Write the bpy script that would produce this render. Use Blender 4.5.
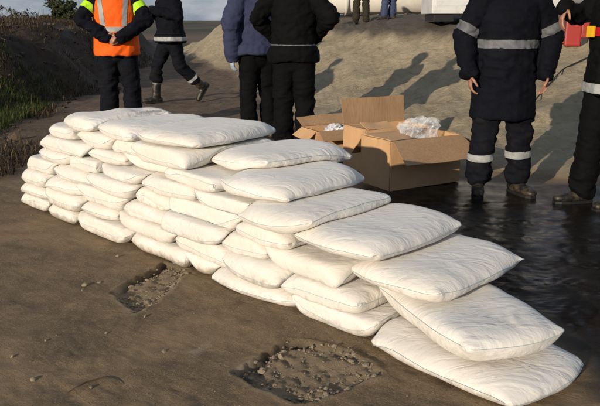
import bpy, bmesh, math, random
import numpy as np
from mathutils import Vector, Matrix

scene = bpy.context.scene
for o in list(bpy.data.objects):
    bpy.data.objects.remove(o)
COL = scene.collection
R = math.radians
rng = np.random.default_rng(7)
random.seed(7)

# ------------------------------------------------------------------ camera
F_PX, CAM_H = 700.0, 1.28
PITCH = math.atan((203 - 20) / F_PX)
cam = bpy.data.cameras.new('camera')
cam.sensor_width = 36.0
cam.lens = 36.0 * F_PX / 600.0
cam.clip_start, cam.clip_end = 0.05, 9000
cam_o = bpy.data.objects.new('camera', cam)
cam_o.location = (0, 0, CAM_H)
cam_o.rotation_euler = (math.pi / 2 - PITCH, 0, 0)
COL.objects.link(cam_o)
scene.camera = cam_o

# ------------------------------------------------------------------ light
SUN_EL, SUN_AZ = R(14.3), R(34)          # shadows run 34 deg to the right of straight ahead
to_sun = Vector((-math.sin(SUN_AZ) * math.cos(SUN_EL), -math.cos(SUN_AZ) * math.cos(SUN_EL), math.sin(SUN_EL)))
sun = bpy.data.lights.new('sun', 'SUN')
sun.energy = 4.3
sun.angle = R(0.53)
sun.color = (1.0, 0.87, 0.70)
sun_o = bpy.data.objects.new('sun', sun)
sun_o.rotation_euler = to_sun.to_track_quat('Z', 'Y').to_euler()
sun_o.location = (-6, -10, 6)
COL.objects.link(sun_o)

world = bpy.data.worlds.new('World')
scene.world = world
world.use_nodes = True
wn, wl = world.node_tree.nodes, world.node_tree.links
wn.clear()
sky = wn.new('ShaderNodeTexSky')
sky.sky_type = 'NISHITA'
sky.sun_disc = False
sky.sun_elevation = SUN_EL
sky.sun_rotation = math.atan2(to_sun.x, to_sun.y)
sky.air_density, sky.dust_density, sky.ozone_density = 1.0, 0.3, 3.0
tc = wn.new('ShaderNodeTexCoord')
mp = wn.new('ShaderNodeMapping')
mp.inputs['Scale'].default_value = (1, 1, 3.2)
nz = wn.new('ShaderNodeTexNoise')
nz.inputs['Scale'].default_value = 7.0
nz.inputs['Detail'].default_value = 7
nz.inputs['Roughness'].default_value = 0.6
rp = wn.new('ShaderNodeValToRGB')
rp.color_ramp.elements[0].position = 0.50
rp.color_ramp.elements[0].color = (0.8, 0.8, 0.8, 1)
rp.color_ramp.elements[1].position = 0.72
rp.color_ramp.elements[1].color = (1, 1, 1, 1)
r2 = wn.new('ShaderNodeValToRGB')
r2.color_ramp.elements[0].position = 0.48
r2.color_ramp.elements[1].position = 0.70
mx = wn.new('ShaderNodeMixRGB')
mc = wn.new('ShaderNodeMixRGB')
mc.inputs[1].default_value = (3.3, 4.2, 5.7, 1)
mc.inputs[2].default_value = (7.2, 7.4, 7.9, 1)
bg = wn.new('ShaderNodeBackground')
bg.inputs[1].default_value = 0.07
wo = wn.new('ShaderNodeOutputWorld')
wl.new(tc.outputs['Generated'], mp.inputs[0])
wl.new(mp.outputs[0], nz.inputs['Vector'])
wl.new(nz.outputs['Fac'], rp.inputs[0])
wl.new(rp.outputs[0], mx.inputs[0])
wl.new(nz.outputs['Fac'], r2.inputs[0])
wl.new(r2.outputs[0], mc.inputs[0])
wl.new(mc.outputs[0], mx.inputs[2])
wl.new(sky.outputs[0], mx.inputs[1])
wl.new(mx.outputs[0], bg.inputs[0])
wl.new(bg.outputs[0], wo.inputs[0])

vs = scene.view_settings
vs.view_transform = 'Standard'
vs.look = 'None'
vs.exposure = 0.0
vs.gamma = 1.0
vs.use_curve_mapping = False

# ------------------------------------------------------------------ helpers
def ray(px, py):
    u, v = (px - 300) / F_PX, (203 - py) / F_PX
    return np.array([u, math.cos(PITCH) + v * math.sin(PITCH), -math.sin(PITCH) + v * math.cos(PITCH)])

def at(px, py, z=0.0):
    r = ray(px, py)
    return r * ((z - CAM_H) / r[2]) + np.array([0, 0, CAM_H])

def atd(px, py, d):
    r = ray(px, py)
    return r * (d / r[1]) + np.array([0, 0, CAM_H])

def hash3(ix, iy, iz, seed):
    h = (ix.astype(np.int64) * 374761393 + iy.astype(np.int64) * 668265263 + iz.astype(np.int64) * 2147483647 + seed * 974634777) & 0xFFFFFFFF
    h = ((h ^ (h >> 13)) * 1274126177) & 0xFFFFFFFF
    h = ((h ^ (h >> 16)) * 2246822519) & 0xFFFFFFFF
    return ((h ^ (h >> 15)) & 0xFFFFFF) / float(0xFFFFFF)

def vnoise(x, y, z=None, seed=0):
    x = np.asarray(x, float); y = np.asarray(y, float)
    three = z is not None
    z = np.asarray(z, float) if three else np.zeros_like(x)
    ix, iy, iz = np.floor(x), np.floor(y), np.floor(z)
    fx, fy, fz = x - ix, y - iy, z - iz
    fx, fy, fz = [f * f * (3 - 2 * f) for f in (fx, fy, fz)]
    r = 0
    for dx in (0, 1):
        for dy in (0, 1):
            for dz in ((0, 1) if three else (0,)):
                w = (fx if dx else 1 - fx) * (fy if dy else 1 - fy) * (fz if dz else 1 - fz)
                r = r + w * hash3(ix + dx, iy + dy, iz + dz, seed)
    return r * 2 - 1

def fbm(x, y, z=None, oct=4, seed=0, gain=0.5):
    a, r, f = 1.0, 0, 1.0
    for k in range(oct):
        r = r + a * vnoise(x * f, y * f, None if z is None else z * f, seed + k * 17)
        a *= gain
        f *= 2.03
    return r

def sstep(a, b, x):
    t = np.clip((x - a) / (b - a), 0, 1)
    return t * t * (3 - 2 * t)

def mesh_obj(name, verts, faces, mat=None, parent=None, smooth=True):
    me = bpy.data.meshes.new(name)
    me.from_pydata([tuple(map(float, v)) for v in verts], [], [tuple(int(i) for i in f) for f in faces])
    me.update()
    if smooth:
        me.polygons.foreach_set('use_smooth', [True] * len(me.polygons))
    if mat:
        me.materials.append(mat)
    o = bpy.data.objects.new(name, me)
    COL.objects.link(o)
    if parent:
        o.parent = parent
    return o

def fast_mesh(name, verts, quads, smooth=True):
    """big arrays -> mesh; quads is an (n,k) int array"""
    verts = np.asarray(verts, np.float32)
    quads = np.asarray(quads, np.int32)
    me = bpy.data.meshes.new(name)
    n, k = quads.shape
    me.vertices.add(len(verts))
    me.vertices.foreach_set('co', verts.ravel())
    me.loops.add(n * k)
    me.loops.foreach_set('vertex_index', quads.ravel())
    me.polygons.add(n)
    me.polygons.foreach_set('loop_start', np.arange(0, n * k, k, dtype=np.int32))
    me.polygons.foreach_set('loop_total', np.full(n, k, np.int32))
    me.update(calc_edges=True)
    if smooth:
        me.polygons.foreach_set('use_smooth', np.ones(n, bool))
    me.validate()
    return me

def bm_obj(name, bm, mat=None, parent=None, smooth=False):
    me = bpy.data.meshes.new(name)
    bm.normal_update()
    bm.to_mesh(me)
    bm.free()
    if smooth:
        me.polygons.foreach_set('use_smooth', [True] * len(me.polygons))
    if mat:
        me.materials.append(mat)
    o = bpy.data.objects.new(name, me)
    COL.objects.link(o)
    if parent:
        o.parent = parent
    return o

def add_attr(me, name, arr):
    a = me.attributes.new(name, 'FLOAT_COLOR', 'POINT')
    a.data.foreach_set('color', np.asarray(arr, np.float32).ravel())

def tag(o, label=None, cat=None, group=None, kind=None):
    if label: o['label'] = label
    if cat: o['category'] = cat
    if group: o['group'] = group
    if kind: o['kind'] = kind
    return o

def empty(name, loc=(0, 0, 0), rz=0.0, s=1.0):
    o = bpy.data.objects.new(name, None)
    o.empty_display_size = 0.1
    o.location = loc
    o.rotation_euler = (0, 0, rz)
    o.scale = (s, s, s)
    COL.objects.link(o)
    return o

def bm_box(bm, c, s, rot=None, bevel=0.0):
    t = bmesh.new()
    bmesh.ops.create_cube(t, size=1.0)
    bmesh.ops.scale(t, vec=s, verts=t.verts)
    if bevel:
        bmesh.ops.bevel(t, geom=t.edges[:], offset=bevel, segments=2, affect='EDGES', profile=0.7)
    if rot is not None:
        bmesh.ops.rotate(t, cent=(0, 0, 0), matrix=rot, verts=t.verts)
    bmesh.ops.translate(t, vec=c, verts=t.verts)
    me = bpy.data.meshes.new('tmp')
    t.to_mesh(me); t.free()
    bm.from_mesh(me)
    bpy.data.meshes.remove(me)

def tube_arrays(pts, radii, nseg=12, side=None):
    """closed tapered tube; radii item = r or (r_side, r_other); returns verts, faces"""
    P = [Vector(p) for p in pts]
    n = len(P)
    V, Fc = [], []
    ref = Vector(side) if side is not None else None
    prev = None
    for i in range(n):
        d = (P[min(i + 1, n - 1)] - P[max(i - 1, 0)])
        d = d.normalized() if d.length > 1e-9 else Vector((0, 0, 1))
        a = ref if ref is not None else (prev if prev is not None else (Vector((1, 0, 0)) if abs(d.x) < 0.8 else Vector((0, 1, 0))))
        a = (a - d * a.dot(d)).normalized()
        prev = a
        b = d.cross(a)
        r = radii[i]
        ra, rb = (r if isinstance(r, (tuple, list)) else (r, r))
        for k in range(nseg):
            t = 2 * math.pi * k / nseg
            V.append(P[i] + a * (ra * math.cos(t)) + b * (rb * math.sin(t)))
    for i in range(n - 1):
        for k in range(nseg):
            k2 = (k + 1) % nseg
            Fc.append((i * nseg + k, i * nseg + k2, (i + 1) * nseg + k2, (i + 1) * nseg + k))
    V.append(P[0]); V.append(P[-1])
    c0, c1 = len(V) - 2, len(V) - 1
    for k in range(nseg):
        k2 = (k + 1) % nseg
        Fc.append((c0, k2, k))
        Fc.append((c1, (n - 1) * nseg + k, (n - 1) * nseg + k2))
    return V, Fc

class MB:
    def __init__(s):
        s.v, s.f = [], []
    def add(s, V, Fc):
        o = len(s.v)
        s.v += [tuple(v) for v in V]
        s.f += [tuple(i + o for i in f) for f in Fc]
        return s
    def tube(s, pts, radii, nseg=12, side=None):
        return s.add(*tube_arrays(pts, radii, nseg, side))
    def limb(s, pts, radii, nseg=14, side=None):
        """tube with rounded ends"""
        P = [Vector(p) for p in pts]
        rr = [r if isinstance(r, (tuple, list)) else (r, r) for r in radii]
        d0 = (P[0] - P[1]).normalized(); d1 = (P[-1] - P[-2]).normalized()
        m0, m1 = min(rr[0]), min(rr[-1])
        a = [P[0] + d0 * m0 * 0.95, P[0] + d0 * m0 * 0.65]
        b = [P[-1] + d1 * m1 * 0.65, P[-1] + d1 * m1 * 0.95]
        sc = lambda r, q: (r[0] * q, r[1] * q)
        return s.tube(a + P + b, [sc(rr[0], .3), sc(rr[0], .76)] + rr + [sc(rr[-1], .76), sc(rr[-1], .3)], nseg, side)
    def ball(s, c, r, nu=14, nv=10):
        c = Vector(c); r = Vector(r) if not isinstance(r, (int, float)) else Vector((r, r, r))
        V, Fc = [], []
        for i in range(nv + 1):
            ph = math.pi * i / nv
            for k in range(nu):
                t = 2 * math.pi * k / nu
                V.append((c.x + r.x * math.sin(ph) * math.cos(t), c.y + r.y * math.sin(ph) * math.sin(t), c.z - r.z * math.cos(ph)))
        for i in range(nv):
            for k in range(nu):
                k2 = (k + 1) % nu
                Fc.append((i * nu + k, i * nu + k2, (i + 1) * nu + k2, (i + 1) * nu + k))
        return s.add(V, Fc)
    def obj(s, name, mat=None, parent=None, smooth=True):
        return mesh_obj(name, s.v, s.f, mat, parent, smooth)

def remesh(mb, voxel, smooth=4):
    """union of closed shapes -> one continuous mesh datablock"""
    o = mesh_obj('tmp', mb.v, mb.f)
    m = o.modifiers.new('r', 'REMESH'); m.mode = 'VOXEL'; m.voxel_size = voxel; m.use_smooth_shade = True
    if smooth:
        q = o.modifiers.new('s', 'SMOOTH'); q.iterations = smooth; q.factor = 0.5
    dg = bpy.context.evaluated_depsgraph_get()
    dg.update()
    me = bpy.data.meshes.new_from_object(o.evaluated_get(dg))
    old = o.data
    bpy.data.objects.remove(o)
    bpy.data.meshes.remove(old)
    return me

def mesh_np(me):
    v = np.empty(len(me.vertices) * 3, np.float32); me.vertices.foreach_get('co', v)
    n = np.empty(len(me.vertices) * 3, np.float32); me.vertices.foreach_get('normal', n)
    return v.reshape(-1, 3), n.reshape(-1, 3)

# ------------------------------------------------------------------ materials
def new_mat(name, base=(0.5, 0.5, 0.5), rough=0.7, metal=0.0, spec=0.5):
    m = bpy.data.materials.new(name)
    m.use_nodes = True
    b = m.node_tree.nodes['Principled BSDF']
    b.inputs['Base Color'].default_value = (*base, 1)
    b.inputs['Roughness'].default_value = rough
    b.inputs['Metallic'].default_value = metal
    b.inputs['Specular IOR Level'].default_value = spec
    return m

class NT:
    def __init__(s, m):
        s.m = m; s.t = m.node_tree; s.n = s.t.nodes; s.l = s.t.links; s.b = s.n['Principled BSDF']
    def new(s, k, **kw):
        n = s.n.new(k)
        for a, v in kw.items(): setattr(n, a, v)
        return n
    def coord(s, which='Object', scale=(1, 1, 1), rot=(0, 0, 0)):
        c = s.new('ShaderNodeTexCoord'); p = s.new('ShaderNodeMapping')
        p.inputs['Scale'].default_value = scale
        p.inputs['Rotation'].default_value = rot
        if any(rot):
            p.inputs['Rotation'].default_value = (0, 0, 0)
            q = s.new('ShaderNodeMapping'); q.inputs['Rotation'].default_value = rot
            s.l.new(c.outputs[which], q.inputs[0]); s.l.new(q.outputs[0], p.inputs[0])
        else:
            s.l.new(c.outputs[which], p.inputs[0])
        return p.outputs[0]
    def noise(s, vec, scale, detail=4, rough=0.55, dist=0.0):
        n = s.new('ShaderNodeTexNoise')
        n.inputs['Scale'].default_value = scale; n.inputs['Detail'].default_value = detail
        n.inputs['Roughness'].default_value = rough; n.inputs['Distortion'].default_value = dist
        s.l.new(vec, n.inputs['Vector']); return n.outputs['Fac']
    def vor(s, vec, scale, feature='F1', out='Distance'):
        n = s.new('ShaderNodeTexVoronoi', feature=feature)
        n.inputs['Scale'].default_value = scale
        s.l.new(vec, n.inputs['Vector']); return n.outputs[out]
    def ramp(s, fac, stops):
        n = s.new('ShaderNodeValToRGB'); e = n.color_ramp.elements
        while len(e) > len(stops): e.remove(e[-1])
        while len(e) < len(stops): e.new(0.5)
        for q, (p, c) in zip(e, stops):
            q.position = p; q.color = (*c, 1) if isinstance(c, (tuple, list)) else (c, c, c, 1)
        s.l.new(fac, n.inputs[0]); return n.outputs[0]
    def mix(s, fac, a, b, mode='MIX'):
        n = s.new('ShaderNodeMixRGB', blend_type=mode)
        for i, x in enumerate((fac, a, b)):
            if hasattr(x, 'is_output'): s.l.new(x, n.inputs[i])
            else: n.inputs[i].default_value = (*x, 1) if isinstance(x, (tuple, list)) else (x if i == 0 else (x, x, x, 1))
        return n.outputs[0]
    def math(s, op, a, b=0.0, c=0.0):
        n = s.new('ShaderNodeMath', operation=op)
        for i, x in enumerate((a, b, c)):
            if hasattr(x, 'is_output'): s.l.new(x, n.inputs[i])
            else: n.inputs[i].default_value = x
        return n.outputs[0]
    def bump(s, h, strength=0.5, dist=0.01, normal=None):
        n = s.new('ShaderNodeBump')
        if hasattr(strength, 'is_output'): s.l.new(strength, n.inputs['Strength'])
        else: n.inputs['Strength'].default_value = strength
        n.inputs['Distance'].default_value = dist
        s.l.new(h, n.inputs['Height'])
        if normal is not None: s.l.new(normal, n.inputs['Normal'])
        return n.outputs[0]
    def attr(s, name):
        n = s.new('ShaderNodeAttribute'); n.attribute_name = name
        return n
    def put(s, **kw):
        for k, v in kw.items():
            k = k.replace('_', ' ')
            if hasattr(v, 'is_output'): s.l.new(v, s.b.inputs[k])
            else: s.b.inputs[k].default_value = v

def cloth_mat(name, base, rough=0.85, var=0.25, bump=0.25, scale=900, dust=None, sheen=0.0):
    m = new_mat(name, base, rough, spec=0.12)
    t = NT(m)
    c = t.coord('Object')
    n1 = t.noise(c, 9, 5, 0.6)
    col = t.mix(t.ramp(n1, [(0.3, 0.0), (0.7, 1.0)]), tuple(x * (1 - var) for x in base), tuple(min(1, x * (1 + var)) for x in base))
    if dust:
        dn = t.noise(c, 5, 6, 0.7)
        col = t.mix(t.math('MULTIPLY', t.ramp(dn, [(0.5, 0.0), (0.75, 1.0)]), dust[3]), col, dust[:3])
    h = t.noise(c, scale, 2, 0.5)
    h2 = t.noise(c, 45, 4, 0.6)
    b1 = t.bump(h2, 0.35, 0.01)
    t.put(Base_Color=col, Normal=t.bump(h, bump, 0.001, b1))
    if sheen:
        t.put(Sheen_Weight=sheen, Sheen_Roughness=0.5)
    return m

M = {}
M['navy'] = cloth_mat('navy_cloth', (0.0040, 0.0046, 0.0085), dust=(0.018, 0.016, 0.014, 0.12))
M['navy_trouser'] = cloth_mat('navy_trouser_cloth', (0.006, 0.0065, 0.010), dust=(0.04, 0.032, 0.024, 0.22))
M['black'] = cloth_mat('black_cloth', (0.0032, 0.0032, 0.0036), dust=(0.015, 0.013, 0.011, 0.1))
M['blue_grey'] = cloth_mat('blue_grey_cloth', (0.036, 0.042, 0.085), var=0.15)
M['orange'] = cloth_mat('orange_vest_cloth', (0.95, 0.13, 0.012), var=0.10, rough=0.6)
M['lime'] = cloth_mat('lime_band', (0.45, 0.80, 0.03), var=0.08, rough=0.5)
M['reflect'] = cloth_mat('reflective_tape', (0.33, 0.34, 0.335), var=0.2, rough=0.38, bump=0.1, dust=(0.2, 0.17, 0.13, 0.25))
M['reflect_dim'] = cloth_mat('darker_reflective_tape', (0.13, 0.135, 0.145), var=0.2, rough=0.45, bump=0.1, dust=(0.1, 0.09, 0.07, 0.35))  # the same tape in a darker tone
M['red_cloth'] = cloth_mat('red_webbing', (0.38, 0.010, 0.014), var=0.1)
M['glove'] = cloth_mat('pale_blue_glove', (0.36, 0.42, 0.52), var=0.15)
M['jeans'] = cloth_mat('blue_denim', (0.05, 0.065, 0.12), var=0.2)
M['olive'] = cloth_mat('olive_cloth', (0.035, 0.032, 0.022), var=0.2)
M['skin'] = new_mat('skin', (0.50, 0.27, 0.18), 0.5)
t = NT(M['skin'])
t.put(Base_Color=t.mix(t.noise(t.coord(), 30, 4), (0.30, 0.135, 0.085), (0.46, 0.24, 0.16)), Subsurface_Weight=0.1)
t.b.inputs['Subsurface Radius'].default_value = (0.01, 0.004, 0.002)
M['hair'] = new_mat('hair', (0.02, 0.014, 0.01), 0.6)
t = NT(M['hair'])
t.put(Normal=t.bump(t.noise(t.coord(scale=(1, 1, .25)), 260, 3), 0.8, 0.006))
M['boot'] = new_mat('boot_leather', (0.012, 0.011, 0.010), 0.5)
t = NT(M['boot'])
c = t.coord()
t.put(Base_Color=t.mix(t.ramp(t.noise(c, 14, 6, 0.7), [(0.45, 0.0), (0.75, 0.7)]), (0.010, 0.009, 0.008), (0.16, 0.115, 0.07)),
      Normal=t.bump(t.noise(c, 60, 5), 0.4, 0.006))
M['yellow'] = new_mat('yellow_plastic', (0.75, 0.42, 0.02), 0.5)
M['rubber'] = new_mat('black_rubber', (0.012, 0.012, 0.012), 0.6)

# sandbag weave: off-white polypropylene with soiling, plus crevice shade put into the colour
m = M['bag'] = new_mat('sandbag_weave', (0.80, 0.77, 0.71), 0.55)
t = NT(m)
c = t.coord('Object')
oi = t.new('ShaderNodeObjectInfo')
cv = t.new('ShaderNodeVectorMath', operation='ADD')
sv = t.new('ShaderNodeVectorMath', operation='SCALE')
cm = t.new('ShaderNodeCombineXYZ')
for k in range(3): t.l.new(oi.outputs['Random'], cm.inputs[k])
t.l.new(cm.outputs[0], sv.inputs[0]); sv.inputs['Scale'].default_value = 40.0
t.l.new(c, cv.inputs[0]); t.l.new(sv.outputs[0], cv.inputs[1])
cc = cv.outputs[0]
broad = t.noise(cc, 3.2, 5, 0.6)
col = t.mix(t.ramp(broad, [(0.35, 0.0), (0.7, 1.0)]), (0.79, 0.755, 0.70), (0.70, 0.655, 0.585))
col = t.mix(t.math('MULTIPLY', oi.outputs['Random'], 0.35), col, (0.76, 0.70, 0.60))
smut = t.noise(cc, 6.5, 8, 0.72, 0.6)
smask = t.ramp(smut, [(0.60, 0.0), (0.72, 0.55), (0.80, 0.9)])
da = t.attr('dirt_shade')
dn = t.noise(cc, 22, 6, 0.7)
dmask = t.ramp(t.math('ADD', t.math('MULTIPLY', da.outputs['Fac'], 1.1), t.math('MULTIPLY', t.math('SUBTRACT', dn, 0.5), 1.5)), [(0.28, 0.0), (0.9, 0.85)])
col = t.mix(t.math('MULTIPLY', smask, 0.6), col, (0.50, 0.43, 0.33))
col = t.mix(dmask, col, (0.24, 0.175, 0.11))  # brown low on each bag: real soil and painted crevice shade together
spk = t.ramp(t.noise(cc, 140, 2, 0.5), [(0.70, 0.0), (0.76, 1.0)])
col = t.mix(t.math('MULTIPLY', spk, 0.20), col, (0.35, 0.28, 0.2))
wv1 = t.new('ShaderNodeTexWave', wave_type='BANDS', bands_direction='X'); wv1.inputs['Scale'].default_value = 110
wv2 = t.new('ShaderNodeTexWave', wave_type='BANDS', bands_direction='Y'); wv2.inputs['Scale'].default_value = 110
t.l.new(c, wv1.inputs[0]); t.l.new(c, wv2.inputs[0])
weave = t.math('ADD', wv1.outputs['Fac'], wv2.outputs['Fac'])
cr = t.noise(cc, 26, 5, 0.55, 1.2)
crr = t.math('ABSOLUTE', t.math('SUBTRACT', cr, 0.5))
ca = t.attr('cut')
sx = t.new('ShaderNodeSeparateColor'); t.l.new(ca.outputs['Color'], sx.inputs[0])
def pucker(along, across, ka, kb):
    e = t.math('MINIMUM', across, t.math('SUBTRACT', 1.0, across))          # 0 at the seam
    q = t.new('ShaderNodeCombineXYZ')
    t.l.new(t.math('MULTIPLY', along, ka), q.inputs[0]); t.l.new(t.math('MULTIPLY', e, kb), q.inputs[1])
    t.l.new(t.math('ADD', t.math('MULTIPLY', oi.outputs['Random'], 57.0), t.math('MULTIPLY', sx.outputs[2], 9.3)), q.inputs[2])
    w = t.noise(q.outputs[0], 1.0, 3, 0.5, 0.3)
    fade = t.ramp(e, [(0.0, 1.0), (0.16, 0.55), (0.36, 0.0)])
    return t.math('MULTIPLY', w, fade)
pk = t.math('ADD', pucker(sx.outputs[0], sx.outputs[1], 15, 3.5), pucker(sx.outputs[1], sx.outputs[0], 11, 5))
fq = t.new('ShaderNodeVectorMath', operation='MULTIPLY'); fq.inputs[1].default_value = (5.5, 13.0, 9.0)
t.l.new(cc, fq.inputs[0])
fold = t.math('ABSOLUTE', t.math('SUBTRACT', t.noise(fq.outputs[0], 1.0, 4, 0.5, 0.8), 0.5))
b00 = t.bump(pk, 0.30, 0.022)
b01 = t.bump(fold, 0.55, 0.022, b00)
b0 = t.bump(crr, 0.12, 0.010, b01)
b1 = t.bump(weave, 0.10, 0.0008, b0)
t.put(Base_Color=col, Normal=b1, Roughness=t.ramp(broad, [(0.3, 0.48), (0.7, 0.66)]), Sheen_Weight=0.15, Specular_IOR_Level=0.35)
M['seam'] = new_mat('blue_stitching', (0.42, 0.55, 0.58), 0.7)

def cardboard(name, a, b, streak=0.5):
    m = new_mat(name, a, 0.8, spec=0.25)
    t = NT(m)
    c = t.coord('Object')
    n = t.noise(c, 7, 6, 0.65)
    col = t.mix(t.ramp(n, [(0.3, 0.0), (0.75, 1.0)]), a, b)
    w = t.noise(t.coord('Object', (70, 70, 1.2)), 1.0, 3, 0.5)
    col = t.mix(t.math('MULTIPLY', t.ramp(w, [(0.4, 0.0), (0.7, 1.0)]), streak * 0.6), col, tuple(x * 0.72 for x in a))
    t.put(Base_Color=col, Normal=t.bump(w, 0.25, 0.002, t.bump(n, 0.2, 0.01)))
    return m
M['card'] = cardboard('cardboard_outside', (0.56, 0.33, 0.165), (0.62, 0.39, 0.21), 0.15)
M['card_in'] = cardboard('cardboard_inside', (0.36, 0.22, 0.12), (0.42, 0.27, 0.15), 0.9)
M['card_edge'] = cardboard('cardboard_cut_edge', (0.46, 0.31, 0.18), (0.52, 0.36, 0.22), 0.3)
M['tape'] = new_mat('brown_packing_tape', (0.40, 0.23, 0.10), 0.25)
m = M['film'] = new_mat('clear_plastic_film', (0.92, 0.94, 0.96), 0.08)
t = NT(m)
t.put(Alpha=0.20, Specular_IOR_Level=0.9, Normal=t.bump(t.noise(t.coord(), 60, 3), 0.5, 0.01))
M['pipe'] = new_mat('pipe_white', (0.74, 0.70, 0.62), 0.4)
t = NT(M['pipe'])
c = t.coord('Object')
t.put(Base_Color=t.mix(t.ramp(t.noise(c, 1.3, 6, 0.7), [(0.45, 0.0), (0.75, 0.7)]), (0.76, 0.72, 0.65), (0.52, 0.47, 0.38)))
M['unit'] = new_mat('painted_white_metal', (0.62, 0.62, 0.60), 0.4)
t = NT(M['unit'])
c = t.coord('Object')
t.put(Base_Color=t.mix(t.ramp(t.noise(c, 4, 7, 0.7), [(0.5, 0.0), (0.75, 0.6)]), (0.64, 0.64, 0.62), (0.36, 0.33, 0.28)))
M['dark_metal'] = new_mat('dark_metal', (0.03, 0.03, 0.03), 0.5, 0.6)
M['red_paint'] = new_mat('red_plastic', (0.30, 0.014, 0.008), 0.45)
M['orange_plastic'] = new_mat('orange_plastic', (0.85, 0.12, 0.01), 0.5)
M['bark'] = new_mat('bark', (0.06, 0.045, 0.03), 0.9)
M['stone'] = new_mat('stone', (0.34, 0.29, 0.22), 0.9)
t = NT(M['stone'])
t.put(Base_Color=t.mix(t.noise(t.coord('Object'), 18, 5), (0.13, 0.10, 0.065), (0.36, 0.29, 0.20)), Normal=t.bump(t.noise(t.coord('Object'), 90, 5), 0.6, 0.01))

def leaf_mat(name, a, b):
    m = new_mat(name, a, 0.7, spec=0.3)
    t = NT(m)
    at_ = t.attr('tint')
    col = t.mix(at_.outputs['Fac'], a, b)
    t.put(Base_Color=col)
    d = t.new('ShaderNodeBsdfTranslucent')
    t.l.new(col, d.inputs[0])
    mxs = t.new('ShaderNodeMixShader'); mxs.inputs[0].default_value = 0.25
    out = [n for n in t.n if n.type == 'OUTPUT_MATERIAL'][0]
    t.l.new(t.b.outputs[0], mxs.inputs[1]); t.l.new(d.outputs[0], mxs.inputs[2])
    t.l.new(mxs.outputs[0], out.inputs['Surface'])
    return m
M['grass'] = leaf_mat('grass_blades', (0.030, 0.048, 0.010), (0.085, 0.105, 0.022))
M['dead'] = leaf_mat('dead_weeds', (0.028, 0.018, 0.010), (0.24, 0.165, 0.080))
M['leaf'] = leaf_mat('tree_leaves', (0.030, 0.040, 0.016), (0.075, 0.080, 0.030))

# ------------------------------------------------------------------ terrain
def seg_dist(px, py, pts, closed=False):
    """unsigned distance to a polyline"""
    best = np.full(px.shape, 1e9)
    n = len(pts)
    for i in range(n if closed else n - 1):
        ax, ay = pts[i]; bx, by = pts[(i + 1) % n]
        dx, dy = bx - ax, by - ay
        tt = np.clip(((px - ax) * dx + (py - ay) * dy) / (dx * dx + dy * dy), 0, 1)
        best = np.minimum(best, np.hypot(px - ax - tt * dx, py - ay - tt * dy))
    return best

def inside(px, py, pts):
    c = np.zeros(px.shape, bool)
    n = len(pts)
    for i in range(n):
        ax, ay = pts[i]; bx, by = pts[(i + 1) % n]
        cond = ((ay > py) != (by > py)) & (px < (bx - ax) * (py - ay) / ((by - ay) if by != ay else 1e-9) + ax)
        c ^= cond
    return c

def sdf_poly(px, py, pts):
    d = seg_dist(px, py, pts, True)
    return np.where(inside(px, py, pts), d, -d)       # positive inside

BANK = [(60, 3.5), (6.0, 5.2), (2.5, 5.75), (1.3, 6.35), (0.62, 7.4), (0.15, 9.0), (-0.45, 12.0), (-1.7, 18.0), (-3.9, 24), (-5.0, 29), (-2, 34), (8, 40), (60, 44)]
SCRUB = [(-60, 1.0), (-7, 2.8), (-3.4, 4.2), (-2.75, 6.0), (-3.2, 8.3), (-3.6, 11.0), (-4.0, 15.0), (-4.7, 21), (-6.3, 32), (-9, 42), (-30, 50), (-60, 52)]
SCRUB_H = [(-60, 10), (-10, 8.6), (-5.2, 7.9), (-4.0, 8.8), (-3.85, 11.0), (-4.1, 15.0), (-4.7, 21), (-6.3, 32), (-9, 42), (-30, 50), (-60, 52)]
HOLE_A = [tuple(at(*p)[:2]) for p in [(233, 374), (262, 354), (287, 340), (318, 344), (352, 350), (387, 374), (366, 384), (338, 396), (318, 404), (290, 404), (262, 392)]]
HOLE_B = [tuple(at(*p)[:2]) for p in [(108, 292), (130, 280), (164, 262), (189, 269), (176, 284), (158, 303), (134, 315), (122, 303)]]

def bank_d(x, y):
    d = sdf_poly(x, y, BANK)
    return d + 0.22 * fbm(x * 0.7, y * 0.7, oct=3, seed=5)

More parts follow.
